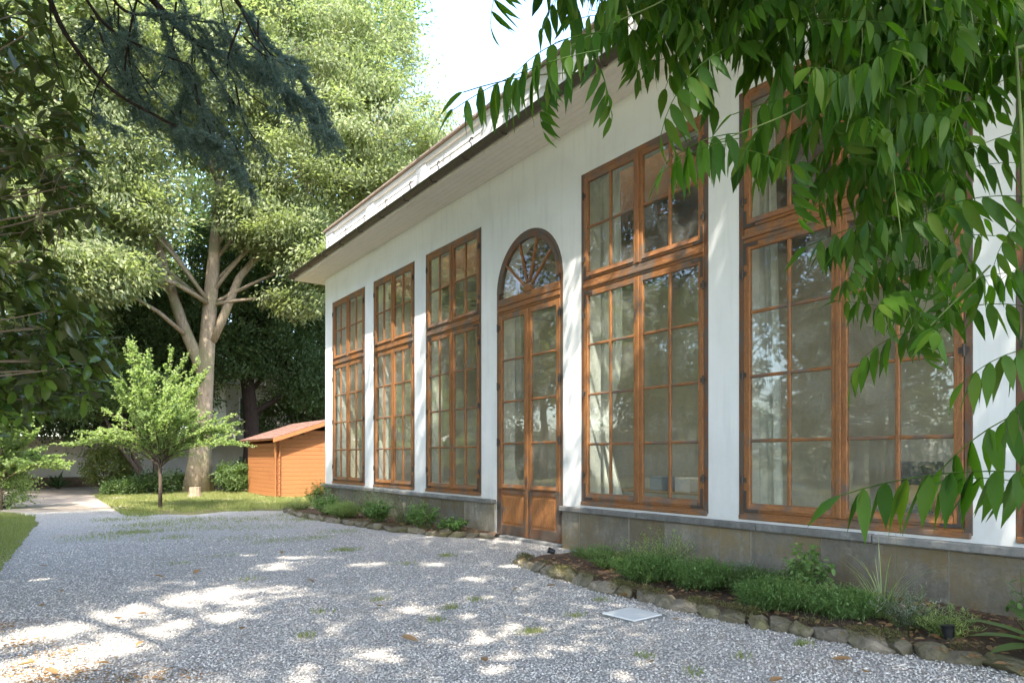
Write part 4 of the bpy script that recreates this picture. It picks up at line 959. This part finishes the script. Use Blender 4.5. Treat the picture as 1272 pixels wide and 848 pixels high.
def magnolia():
    B = Vector((-2.6, 8.6, 0)); root = empty('magnolia_tree', B, 'dark glossy-leaved magnolia crowding the left edge', 'tree')
    mb = MB(); mb.tube([Vector((0, 0, -.1)), Vector((.1, 0, 2)), Vector((-.1, .1, 5)), Vector((0, 0, 8))], [.2, .16, .12, .05], 12); mb.build('trunk', 'bark', root, smooth=True)
    mb = MB(); heads = []
    # branch heads: rosettes through a crown volume, plus the hanging skirt seen at the picture's left edge
    for i in range(330):
        z = random.uniform(1.9, 8.4); rr = 2.35*math.sqrt(max(.05, 1-((z-4.6)/4.3)**2))*random.uniform(.45, 1.15); az = random.uniform(0, 2*PI)
        heads.append(Vector((math.cos(az)*rr, math.sin(az)*rr*1.2, z)))
    vis = []
    def px(x, y, d): return at(x, y, d)-B
    outline = [(70, 110), (110, 125), (125, 190), (105, 235), (80, 150), (60, 215), (120, 240), (90, 260), (25, 240), (40, 285), (10, 290), (60, 330), (85, 345), (100, 375), (125, 390), (140, 410), (150, 440), (110, 440), (80, 420), (100, 470), (60, 460), (125, 475), (75, 500), (40, 490), (15, 510), (30, 450), (10, 420), (45, 400), (20, 370), (60, 375), (10, 330), (35, 130), (15, 90), (10, 180), (35, 200), (5, 50), (40, 60), (70, 80), (95, 160), (55, 170), (20, 220), (92, 215), (132, 405), (118, 455), (15, 470), (50, 520), (90, 400), (30, 410), (55, 440), (85, 445), (5, 450), (70, 395), (45, 350), (20, 15), (60, 20)]
    for (x, y) in outline:
        for k in range(3): heads.append(px(x-12+random.uniform(-14, 14), y+random.uniform(-14, 14), random.uniform(7.0, 9.2))); vis.append(len(heads)-1)
    P = []; D = []; vl = []
    for i, h in enumerate(heads):
        base = Vector((0, 0, max(1.2, h.z*.55+.6)))
        if (i in vis and i % 7 == 0) or random.random() < .2: mb.tube(curve(base if h.x < 1.5 else Vector((.2, 0, h.z*.5+1)), h, -.03, .06, 7), [.035, .028, .02, .015, .011, .008, .006], 5, cap=False)
        ax = Vector((random.gauss(0, .3)+h.x*.15, random.gauss(0, .3)+h.y*.1, .6)).normalized()
        nl = 15 if i in vis else 16
        for k in range(nl):
            a = k*2.4+random.random()*.5; u = ax.orthogonal().normalized(); v = ax.cross(u)
            d = (u*math.cos(a)+v*math.sin(a))*1.0+ax*random.uniform(-.5, .7)+Vector((0, 0, random.uniform(-.5, 0)))
            p = h-ax*.012*k*random.random()*2
            (vl if i in vis else P).append((p, d.normalized()))
    mb.build('branches', 'twig', root, smooth=True)
    # bare hanging twigs
    mb = MB()
    for k in range(18):
        x = random.uniform(-20, 95); y = random.uniform(160, 300); d = random.uniform(6.9, 8.3); a = px(x, y, d); e = px(x+random.uniform(-40, 30), y+random.uniform(10, 110), d+random.uniform(-.3, .3)); mb.tube(curve(a, e, .12, .12, 8), [.007, .007, .006, .006, .005, .004, .004, .003], 5, cap=False)
    mb.tube(curve(px(-60, 150, 7.2), px(105, 250, 7.6), .02, .04, 9), [.02, .018, .016, .014, .013, .012, .01, .008, .006], 6); mb.tube(curve(px(-60, 160, 7), px(60, 175, 7.2), .1, .05, 8), .008, 6)
    mb.build('bare_twigs', 'twig', root, smooth=True)
    # nearest 300 leaves as parts, the rest as one mass
    meshes = [oval_leaf_mesh('leaf', .19, .075, b, f) for b, f in ((.1, .15), (.25, .1), (.35, .2), (.0, .08))]
    for m in meshes: m.materials.append(M['lf_mag'])
    vl.sort(key=lambda q: (q[0]+B-Vector((0, 0, CAMZ))).length)
    for (p, d) in vl[:300]:
        o = link('leaf', random.choice(meshes), None, root); s = random.uniform(.8, 1.3)
        o.matrix_local = Matrix.LocRotScale(p, frame_of(d, roll=random.gauss(0, .5)).to_quaternion(), (s, s, s))
    rest = vl[300:]+P; P_ = np.array([tuple(p) for p, d in rest]); D_ = np.array([tuple(d) for p, d in rest]); n = len(P_)
    L = RNG.uniform(.14, .24, n); o = link('foliage', leafmesh('foliage', P_, D_, RNG.normal(0, .35, (n, 3))+np.array([0, 0, 1.]), L, L*.4, .15, 'oval'), 'lf_mag', root); tag(o, kind='stuff')
magnolia()
# ------------------------------------------------------------------ wisteria hanging in front of the camera
def wleaf_mesh(k, npair, droop, hang, Lr=.26, Ll=.085):
    """pinnate leaf: arching rachis along +x, paired pointed leaflets hanging down"""
    rs = random.Random(100+k); V = []; F = []
    n = npair+1; pts = []
    x = z = 0; ang = rs.uniform(-.05, .15)
    for i in range(n+1):
        pts.append((x, 0, z, ang)); st = Lr/n; x += math.cos(ang)*st; z += math.sin(ang)*st; ang -= droop/n
    for i in range(n):
        a, b = pts[i], pts[i+1]; r = .0011
        q = len(V); V += [(a[0], -r, a[2]), (a[0], r, a[2]), (b[0], r, b[2]), (b[0], -r, b[2]), (a[0], 0, a[2]-2*r), (b[0], 0, b[2]-2*r)]
        F += [(q, q+1, q+2, q+3), (q, q+3, q+5, q+4), (q+1, q+4, q+5, q+2)]
    def leaflet(p, d, L, W, roll):
        m = frame_of(d, roll=roll); prof = [0, .55, .92, 1.0, .74, .30, 0]; tt = [0, .08, .22, .40, .62, .83, 1]; q = len(V)
        cb = rs.uniform(.05, .3); tw = rs.uniform(-.35, .35)
        for t, w_ in zip(tt, prof):
            wv = .05*math.sin(t*9+k); cs, sn = math.cos(tw*t), math.sin(tw*t)
            for s_ in (-1, 0, 1):
                yy = s_*W/2*w_; zz = abs(s_)*W*.10*w_+s_*W*wv*.5
                lp = Vector((L*t, yy*cs-zz*sn, yy*sn+zz*cs-cb*L*t*t*.6)); V.append(tuple(p+m @ lp))
        for i in range(6):
            a = q+i*3; F.extend([(a, a+3, a+4, a+1), (a+1, a+4, a+5, a+2)])
    for i in range(1, n+1):
        px_, _, pz, an = pts[i]; p = Vector((px_, 0, pz)); fw = Vector((math.cos(an), 0, math.sin(an)))
        sc = .75+.4*math.sin(PI*(i/(n+1)))
        if i < n:
            for s_ in (-1, 1):
                h = min(1.5, hang*rs.uniform(.85, 1.2)); d = fw*rs.uniform(.05, .35)+Vector((0, s_*math.cos(h), -math.sin(h)))
                leaflet(p, d.normalized(), Ll*1.18*sc*rs.uniform(.82, 1.12), Ll*.30*sc, s_*rs.uniform(-.1, .5))
        else: leaflet(p, (fw+Vector((0, 0, -.4))).normalized(), Ll*1.05, Ll*.4, 0)
    me = MB().add(V, F).mesh('leaf', True); me.materials.append(M['lf_wis']); return me
def wisteria():
    B = Vector((4.6, .1, 0)); root = empty('wisteria_vine', B, 'leafy wisteria vine hanging from above across the upper right foreground', 'vine')
    mb = MB(); mb.tube([Vector((0, 0, -.05)), Vector((.1, -.1, 1)), Vector((-.05, 0, 2)), Vector((-.5, .1, 3.0)), Vector((-1.6, .3, 3.4)), Vector((-3.0, .8, 3.3)), Vector((-4.2, 1.2, 3.2))], [.07, .06, .05, .045, .035, .025, .012], 9)
    mb.tube([Vector((-.5, .1, 3.0)), Vector((-.9, .9, 3.5)), Vector((-1.6, 1.8, 3.7)), Vector((-2.2, 2.3, 3.8))], [.03, .025, .02, .01], 8); mb.build('woody_stem', 'bark', root, smooth=True)
    meshes = [wleaf_mesh(k, np_, dr, hg, Lr) for k, (np_, dr, hg, Lr) in enumerate([(5, .6, 1.25, .25), (6, .9, 1.2, .28), (5, 1.2, 1.1, .25), (6, .35, 1.35, .30), (4, .8, 1.1, .21), (6, 1.5, 1.0, .28), (5, .3, 1.0, .25), (9, .45, 1.25, .42)])]
    leaves = []; st = MB()
    def put(p, d, s=1., k=None, roll=0): leaves.append((p, d, s, k if k is not None else random.randrange(len(meshes)-1), roll))
    def shoot(pts, r=.0024, every=.07, s=1., fan=1., spread=1.):
        pts = [at(*p) for p in pts]; fine = []
        for i in range(len(pts)-1):
            m = 8
            for k in range(m):
                t = k/m; p0 = pts[max(i-1, 0)]; p1 = pts[i]; p2 = pts[i+1]; p3 = pts[min(i+2, len(pts)-1)]
                fine.append(.5*((2*p1)+(-p0+p2)*t+(2*p0-5*p1+4*p2-p3)*t*t+(-p0+3*p1-3*p2+p3)*t**3))
        fine.append(pts[-1]); n = len(fine); st.tube([p-B for p in fine], [r*(1-.6*i/n) for i in range(n)], 5, cap=False)
        acc = random.random()*every; side = random.random()*6
        for i in range(1, n):
            acc += (fine[i]-fine[i-1]).length
            while acc > every:
                acc -= every; side += 2.4; az = side+random.gauss(0, .3)
                put(fine[i]-B, Vector((math.cos(az)*spread, math.sin(az)*spread, random.uniform(-.5, .3))), s*random.uniform(.52, .90), None, random.gauss(0, .25))
    # hanging shoots: (x, y) along the picture, distance
    def hangd(x, y0, y1, d, **k): shoot([(x+random.uniform(-40, 40), y0, d), (x+random.uniform(-45, 45), (y0+y1)*.4, d+random.uniform(-.08, .08)), (x+random.uniform(-30, 30), (y0+y1)*.72, d+random.uniform(-.06, .06)), (x, y1, d)], **k)
    for (x, y1, d) in [(1150, 330, 1.7), (1120, 300, 1.5), (1085, 290, 1.9), (1170, 250, 1.6), (1050, 170, 1.5), (1010, 90, 1.7), (960, 90, 1.7), (905, 30, 1.6), (865, 60, 1.8), (820, 20, 1.7), (770, 20, 1.8), (730, 20, 1.9),
                       (1215, 90, 1.7), (1290, 120, 1.7), (1100, 150, 2.0), (1000, 40, 2.0), (930, 30, 2.1), (1160, 120, 2.0), (1060, 60, 1.8), (1200, 20, 1.8), (1130, 230, 2.1), (880, 10, 1.5), (1075, 230, 1.7), (980, 50, 1.5), (845, 10, 2.1), (1140, 340, 1.9), (1030, 10, 1.8), (1110, 20, 1.7), (700, -20, 1.5), (760, 50, 1.6), (800, 30, 1.9), (850, 70, 1.75), (930, 60, 1.9), (985, 90, 1.7), (1060, 190, 2.1), (1130, 390, 1.8), (1100, 360, 2.0), (1165, 410, 1.6)]:
        hangd(x, -120, y1, d, every=.055)
    # arching shoots with free tips
    shoot([(900, -80, 1.55), (840, -10, 1.5), (760, 30, 1.45), (700, 62, 1.4)], every=.08)
    shoot([(1100, 60, 1.6), (1000, 130, 1.5), (920, 165, 1.45), (880, 178, 1.42)], every=.09)
    shoot([(1230, 330, 1.5), (1180, 380, 1.45), (1140, 420, 1.42)], every=.10)
    # single leaves singled out in the photograph: base pixel, tip pixel, distance
    def hero(x0, y0, x1, y1, d, s=1., k=0, dd=0.):
        a, e = at(x0, y0, d), at(x1, y1, d+dd); put(a-B, (e-a), (e-a).length/(.42 if k == 7 else .25)*s, k)
    for h in [(745, 62, 540, 100, 1.2, .95, 7), (730, 90, 600, 110, 1.35, 1., 3), (760, 40, 640, 50, 1.3, 1., 1), (690, 95, 640, 150, 1.4, 1., 2), (640, -60, 585, 20, 1.2, 1., 0), (930, 170, 800, 185, 1.25, .9, 0), (900, 60, 800, 130, 1.5, 1., 1), (1000, 190, 950, 260, 1.5, 1., 2),
              (430, -60, 385, -8, 1.3, .9, 4), (1320, 590, 1030, 556, 1.2, .95, 7), (1310, 612, 1180, 560, 1.3, 1., 0), (1300, 500, 1150, 545, 1.5, 1., 0), (1330, 430, 1200, 430, 1.1, 1., 1), (1340, 480, 1220, 470, 1.2, .9, 2), (1330, 560, 1240, 640, 1.1, .9, 2), (1320, 520, 1235, 560, 1.1, .9, 5),
              (1090, 300, 1040, 340, 1.5, 1., 1), (1150, 380, 1120, 440, 1.4, 1., 5), (1170, 350, 1200, 420, 1.5, 1., 2), (1040, 90, 1010, 190, 1.6, 1., 5), (1300, 250, 1220, 300, 1.4, 1., 1), (1300, 320, 1215, 340, 1.4, .9, 0)]:
        hero(*h)
    st.tube([at(1400, 590, 1.1)-B, at(1330, 570, 1.05)-B, at(1290, 520, 1.1)-B, at(1330, 440, 1.12)-B, at(1400, 400, 1.2)-B], .0025, 5)
    st.tube([at(1400, 20, 1.5)-B, at(1262, 60, 1.5)-B, at(1268, 160, 1.5)-B, at(1274, 330, 1.5)-B, at(1272, 470, 1.45)-B], .004, 6)
    st.build('stems', 'greentwig', root, smooth=True)
    print('wisteria leaves', len(leaves))
    cw = Vector((0, 0, CAMZ))-B
    def mat(l): p, d, s, k, roll = l; return Matrix.LocRotScale(p, frame_of(d, roll=roll).to_quaternion(), (s, s, s))
    leaves.sort(key=lambda l: (l[0]-cw).length)
    inview = []
    for l in leaves:
        q = l[0]+B-Vector((0, 0, CAMZ)); dep = q.x*ST+q.y*CT
        if dep < .8: continue
        x = 636+FPX*(q.x*CT-q.y*ST)/dep; y = 567-FPX*q.z/dep
        inview.append((0 if (-50 < x < 1330 and y > -90) else 1, l))
    inview.sort(key=lambda t: t[0])
    for _, l in inview[:300]:
        o = link('leaf', meshes[l[3]], None, root); o.matrix_local = mat(l)
    VV = []; FF = []; b = 0; cache = []
    for m in meshes:
        v = np.empty(len(m.vertices)*3, np.float32); m.vertices.foreach_get('co', v); f = np.array([tuple(p.vertices) for p in m.polygons]); cache.append((v.reshape(-1, 3), f))
    for _, l in inview[300:]:
        v, f = cache[l[3]]; mm = np.array(mat(l)); VV.append(v@mm[:3, :3].T+mm[:3, 3]); FF.append(f+b); b += len(v)
    if VV:
        o = link('foliage', fastmesh('foliage', np.concatenate(VV), np.concatenate(FF)), 'lf_wis', root); tag(o, kind='stuff')
wisteria()
# ------------------------------------------------------------------ flower beds
def rock_mesh(rs):
    import bmesh
    from mathutils import noise
    bm = bmesh.new(); bmesh.ops.create_icosphere(bm, subdivisions=3, radius=1)
    a = [Vector((rs.gauss(0, 1), rs.gauss(0, 1), rs.gauss(0, 1))).normalized() for _ in range(9)]; o = Vector((rs.random()*50, 0, 0))
    for v in bm.verts:
        for q in a:
            dd = v.co.dot(q)
            if dd > .55: v.co -= q*(dd-.55)*.95
        v.co *= 1+.16*noise.noise(v.co*2.2+o)+.10*noise.noise(v.co*5+o)+.05*noise.noise(v.co*11+o)
    me = bpy.data.meshes.new('stone'); bm.to_mesh(me); bm.free(); me.materials.append(M['rock']); return me
rsn = random.Random(5); ROCKS = [rock_mesh(rsn) for _ in range(7)]
def border(name, label, path, sz):
    root = empty(name, (*path[0], 0), label, 'edging'); B = Vector((*path[0], 0)); pts = [Vector((x, y, 0)) for x, y in path]
    d = 0; seg = 0; p = pts[0].copy()
    while seg < len(pts)-1:
        v = pts[seg+1]-p
        L = sz*rsn.uniform(.9, 2.4)
        if v.length < L*.6: seg += 1; continue
        dv = v.normalized(); c = p+dv*L*.5
        o = link('stone', rsn.choice(ROCKS), None, root); o.location = c-B+Vector((rsn.uniform(-.02, .02), rsn.uniform(-.02, .02), sz*.22))
        o.rotation_euler = (rsn.uniform(-.15, .15), rsn.uniform(-.15, .15), math.atan2(dv.y, dv.x)+rsn.uniform(-.2, .2)); o.scale = (L*.68, sz*rsn.uniform(.5, .8), sz*rsn.uniform(.5, .8))
        p = p+dv*L
    return root
NB = [(5.62, 7.85), (5.42, 7.0), (5.28, 6.1), (5.22, 5.2), (5.2, 4.4), (5.26, 3.6), (5.42, 2.7), (5.62, 1.9), (5.8, .6), (5.9, -1)]
FB = [(6.95, 10.5), (6.55, 10.9), (6.2, 11.6), (5.95, 12.6), (5.8, 13.8), (5.65, 15), (5.5, 16.4), (5.5, 17.6), (5.7, 18.9)]
border('stone_border', 'mossy rough stone edging of the near flower bed right of the door', NB, .165)
border('stone_border', 'low rough stone edging of the far flower bed left of the door', FB, .17)
def bed(name, poly, z):
    mb = MB(); n = len(poly); cx = 7.0
    # mounded soil from the edging up to the plinth
    V = []; F = []; m = 8
    for (x, y) in poly:
        for k in range(m+1):
            t = k/m; xx = x+(FX-.045-x)*t; V.append((xx, y+random.uniform(-.02, .02), z*(min(1, t*5))+random.uniform(-.012, .02)*(t > 0)))
    for i in range(n-1):
        for k in range(m): a = i*(m+1)+k; F.append((a, a+m+1, a+m+2, a+1))
    mb.add(V, F); tag(mb.build(name, 'soil', fix=True), kind='structure')
def dense(path, st=.25):
    out = []
    for a, b in zip(path[:-1], path[1:]):
        n = max(1, int(math.hypot(b[0]-a[0], b[1]-a[1])/st))
        for k in range(n): t = k/n; out.append((a[0]+(b[0]-a[0])*t, a[1]+(b[1]-a[1])*t))
    return out+[path[-1]]
bed('flower_bed', dense(NB), .07); bed('flower_bed', dense(FB), .06)
def moss():
    P = []
    for path, n in ((NB, 16000), (FB, 6000)):
        for _ in range(n):
            i = random.randrange(len(path)-1); t = random.random(); a, b = path[i], path[i+1]; u = random.gauss(.02, .07); 
            P.append((a[0]+(b[0]-a[0])*t+u, a[1]+(b[1]-a[1])*t+random.gauss(0, .03), .02+.12*max(0, 1-((u-.02)/.14)**2)+random.gauss(0, .012)))
    P = np.array(P); k = np.sin(P[:, 1]*5.1)+np.sin(P[:, 1]*11.7+1)+RNG.normal(0, .6, len(P)) > .2; P = P[k]; n = len(P); L = RNG.uniform(.01, .035, n)
    o = link('moss', leafmesh('moss', P, RNG.normal(size=(n, 3))+np.array([0, 0, .8]), rnd_dirs(n), L, L*.35), M['lf_moss']); tag(o, 'green and brownish moss growing over the stone edging of the beds', 'moss', kind='stuff')
moss()
def litter():
    n = 1500; Y = np.concatenate([RNG.uniform(-.5, 7.6, n), RNG.uniform(10.8, 18, 500)]); X = np.where(Y < 9, RNG.uniform(5.35, 7.15, n+500), RNG.uniform(6.1, 7.1, n+500))
    P = np.stack([X, Y, np.full(n+500, .085)+RNG.random(n+500)*.02], 1); D = RNG.normal(size=(n+500, 3))*np.array([1, 1, .15]); N = RNG.normal(0, .3, (n+500, 3))+np.array([0, 0, 1.])
    L = RNG.uniform(.03, .09, n+500); o = link('leaf_litter', leafmesh('leaf_litter', P, D, N, L, L*.5, .1, 'oval'), 'lf_dry')
    tag(o, 'dry brown leaf litter and bark scraps on the flower bed soil', 'litter', kind='stuff')
litter()
def litter2():
    n = 900; c = np.array([ground_xy(*p) for p in [(20, 835), (60, 846), (100, 838), (150, 845), (10, 805), (70, 815), (210, 842), (5, 780)]]); i = RNG.integers(0, len(c), n)
    P = np.stack([c[i, 0]+RNG.normal(0, .13, n), c[i, 1]+RNG.normal(0, .13, n), RNG.uniform(.012, .03, n)], 1); D = RNG.normal(size=(n, 3))*np.array([1, 1, .12]); L = RNG.uniform(.012, .045, n)
    tag(link('leaf_crumbs', leafmesh('leaf_crumbs', P, D, RNG.normal(0, .3, (n, 3))+np.array([0, 0, 1.]), L, L*.5, .1, 'oval'), 'lf_dry'), 'crumbled brown leaves strewn over the gravel at the lower left', 'litter', kind='stuff')
litter2()
def herb(base, label, r, h, n, kind, mat, name='garden_herb', seed=0):
    """kind: feathery / broad / grassy / wispy"""
    root = empty(name, base, label, 'plant'); mb = MB(); gb = MB(); P = []; D = []; N = []; L = []
    for i in range(n):
        az = random.uniform(0, 2*PI); rr = r*math.sqrt(random.random()); tip = Vector((math.cos(az)*rr, math.sin(az)*rr, h*random.uniform(.5, 1)*(1-.35*(rr/r)**2))); b0 = tip*.25; b0.z = 0
        c = curve(b0, tip, .08, .08, 5)
        if kind != 'grassy' or i % 4 == 0: mb.tube(c, [.0028, .0024, .002, .0015, .001], 4, cap=False)
        if kind == 'grassy': 
            out = Vector((math.cos(az), math.sin(az), 0)); side = Vector((-out.y, out.x, 0)); q0 = len(gb.v); arch = random.uniform(.05, .55)*h
            for k in range(8):
                t = k/7; p = b0.lerp(tip, t)+out*arch*t*t-Vector((0, 0, arch*.6*t**3)); w_ = .0045*(1-t**2)+.0006; gb.v += [tuple(p-side*w_), tuple(p+side*w_)]
                if k: gb.f.append((q0+2*k-2, q0+2*k-1, q0+2*k+1, q0+2*k))
            continue
        m = {'feathery': 26, 'broad': 9, 'wispy': 12}[kind]
        for k in range(m):
            t = random.uniform(.3 if kind != 'wispy' else .1, 1); j = min(3, int(t*4)); p = c[j].lerp(c[j+1], t*4-j)
            dv = Vector((random.gauss(0, 1), random.gauss(0, 1), random.gauss(.2, .5))).normalized()
            if kind == 'feathery':
                for q in range(3): P.append(p+dv*.035*q); D.append(dv+Vector((random.gauss(0, .9), random.gauss(0, .9), random.gauss(0, .6)))); N.append(Vector((0, 0, 1))); L.append(random.uniform(.02, .045))
            elif kind == 'broad': P.append(p); D.append(dv); N.append(Vector((random.gauss(0, .3), random.gauss(0, .3), 1))); L.append(random.uniform(.05, .09))
            else: P.append(p); D.append(dv+Vector((0, 0, .6))); N.append(Vector((random.gauss(0, .3), random.gauss(0, .3), 1))); L.append(random.uniform(.03, .06))
    mb.build('stems', 'greentwig', root)
    if kind == 'grassy': gb.build('blades', mat, root); return
    P, D, N = [np.array([tuple(q) for q in a]) for a in (P, D, N)]; L = np.array(L); wd = {'feathery': .3, 'broad': .6, 'wispy': .16, 'grassy': .012}[kind]
    link('foliage', leafmesh('foliage', P, D, N, L, L*wd, .15, 'oval' if kind != 'feathery' else 'rhomb'), mat, root)
def beds_plants():
    G = lambda px, py: (*ground_xy(px, py), .06)
    L_ = [((6.45, 7.25), .32, .22, 60, 'wispy', 'lf_herb', 'low weedy tuft nearest the arched door in the near bed'),
          ((6.05, 6.45), .36, .34, 110, 'wispy', 'lf_herb', 'pale thin-leaved herb mound second from the door in the near bed'),
          ((6.25, 5.75), .45, .62, 120, 'wispy', 'lf_lime', 'tall light green weed clump against the plinth under the second window'),
          ((5.75, 5.5), .38, .36, 130, 'feathery', 'lf_herb', 'bright leafy herb mound spilling over the edging in front of the tall weed'),
          ((5.95, 4.9), .40, .34, 170, 'feathery', 'lf_herb', 'feathery green herb mound in the middle of the near bed'),
          ((6.15, 4.3), .40, .30, 140, 'feathery', 'lf_mid', 'darker feathery mound behind the middle of the near bed'),
          ((6.55, 4.0), .25, .58, 40, 'broad', 'lf_herb', 'broad-leaved bushy plant against the plinth in the near bed'),
          ((5.75, 3.85), .38, .30, 180, 'feathery', 'lf_herb', 'dense feathery green cushion at the edging below the broad-leaved plant'),
          ((5.95, 3.3), .36, .27, 160, 'feathery', 'lf_herb', 'feathery green cushion right of the dense one in the near bed'),
          ((6.15, 3.05), .20, .85, 38, 'grassy', 'lf_lime', 'tall arching pale grass clump against the plinth'),
          ((6.0, 2.75), .28, .42, 60, 'wispy', 'lf_lav', 'grey-green small-leaved herb right of the tall grass'),
          ((5.95, 2.45), .26, .28, 70, 'wispy', 'lf_lime', 'yellow-green low herb beside the black garden spotlight'),
          ((6.6, 2.1), .15, .70, 16, 'grassy', 'lf_herb', 'thin upright grass stems near the right end of the bed'),
          ((6.3, 1.75), .35, .75, 46, 'broad', 'lf_herb', 'leafy green plant at the right edge of the picture by the plinth'),
          ((6.75, 5.0), .22, .2, 40, 'feathery', 'lf_lav', 'small grey-green tuft at the foot of the plinth'),
          ((6.6, 11.4), .28, .30, 60, 'broad', 'lf_herb', 'low green plant nearest the door in the far bed'),
          ((6.35, 12.1), .34, .62, 60, 'broad', 'lf_herb', 'broad-leaved green bush in the far bed left of the door'),
          ((6.5, 13.2), .42, .70, 100, 'wispy', 'lf_lav', 'grey lavender-like bush in the far bed'),
          ((6.2, 14.0), .35, .55, 70, 'broad', 'lf_herb', 'dark green bush beside the grey lavender-like bush'),
          ((6.6, 15.2), .55, .85, 150, 'wispy', 'lf_lav', 'large airy grey bush against the plinth in the far bed'),
          ((6.0, 15.4), .45, .42, 140, 'feathery', 'lf_lime', 'bright green feathery mound at the edging of the far bed'),
          ((6.05, 16.6), .40, .50, 60, 'broad', 'lf_herb', 'leafy plant near the left end of the far bed'),
          ((6.5, 17.6), .45, .60, 100, 'wispy', 'lf_lav', 'grey-green bush near the far corner of the building'),
          ((6.7, 19.2), .38, .80, 60, 'broad', 'lf_herb', 'green weeds climbing at the far corner of the plinth'),
          ((6.0, 18.6), .5, .35, 90, 'wispy', 'lf_lime', 'low weeds at the far end of the far bed')]
    for (xy, r, h, n, k, m, lb) in L_: herb((*xy, .05), lb, r*1.12, h*1.05, int(n*(1.4 if k != 'grassy' else 1)), k, m)
beds_plants()
# broad drooping leaf plant in the bottom right corner
def corner_plant():
    root = empty('strap_leaf_plant', (5.85, 1.7, .03), 'plant with large dark strap leaves in the bottom right corner', 'plant')
    mb = MB(); mb.tube([(0, 0, -.02), (0, 0, .15)], [.03, .02], 8); mb.build('stem', 'greentwig', root)
    me = oval_leaf_mesh('leaf', .55, .13, .45, .12); me.materials.append(M['lf_mid'])
    for k in range(11):
        a = k*2.4; o = link('leaf', me, None, root); o.matrix_local = Matrix.LocRotScale(Vector((0, 0, .08)), frame_of((math.cos(a), math.sin(a), random.uniform(.3, 1.3))).to_quaternion(), (1, 1, 1))
corner_plant()
# white square cover in the gravel
c_ = empty('inspection_cover', (4.64, 4.63, 0), 'white square stone cover set in the gravel before the near bed', 'cover', rz=R(4))
mb = MB(); mb.box((-.2, -.2, -.02), (.2, .2, .022), .006); mb.build('slab', 'white', c_)
mb = MB(); mb.box((-.235, -.235, -.02), (-.203, .235, .012), .003); mb.box((.203, -.235, -.02), (.235, .235, .012), .003); mb.box((-.203, -.235, -.02), (.203, -.203, .012), .003); mb.box((-.203, .203, -.02), (.203, .235, .012), .003); mb.build('rim', 'ledge', c_)
def spot(base, rz, label, tilt=.5):
    root = empty('garden_spotlight', base, label, 'spotlight', 'black garden spotlights', rz)
    mb = MB(); mb.tube([(0, 0, -.05), (0, 0, .07)], .008, 6); mb.build('spike', 'black', root)
    a = Vector((0, 0, .09)); d = Vector((0, math.sin(tilt), math.cos(tilt)))
    mb = MB(); mb.tube([a-d*.05, a-d*.045, a+d*.03, a+d*.06, a+d*.061, a+d*.045], [.02, .035, .042, .05, .044, .04], 14); mb.build('housing', 'black', root)
    mb = MB(); mb.tube([a+d*.044, a+d*.048], .036, 14); mb.build('lens', 'chrome', root)
spot((6.35, 8.0, .0), 1.0, 'black garden spotlight lying at the door end of the near bed', 1.2)
spot((5.75, 2.36, .06), 0.3, 'black garden spotlight standing upright in the near bed beside the yellow-green herb', .1)
# fallen leaves
def fallen():
    me = [oval_leaf_mesh('fallen_leaf', .10, .05, b, .25) for b in (-.15, .1, -.3)]
    for m in me: m.materials.append(M['lf_dry'])
    for (px, py) in [(810, 825), (845, 771), (782, 742), (1032, 822), (972, 846), (925, 772), (467, 754), (380, 722), (430, 722), (152, 770), (170, 765), (205, 720), (60, 705), (80, 735), (690, 730), (350, 690), (240, 715), (55, 755), (300, 785), (180, 800), (20, 830), (70, 842), (100, 836), (120, 828), (1080, 838), (640, 735), (520, 800), (600, 820), (760, 700)]:
        x, y = ground_xy(px, py); o = link('fallen_leaf', random.choice(me), None); s = random.uniform(.8, 1.5); o.scale = (s, s, s)
        o.location = (x, y, .028); o.rotation_euler = (random.gauss(0, .15), random.gauss(0, .15), random.uniform(0, 6))
        tag(o, 'small dry brown leaf lying on the grey gravel', 'leaf', 'dry leaves scattered on the gravel')
fallen()
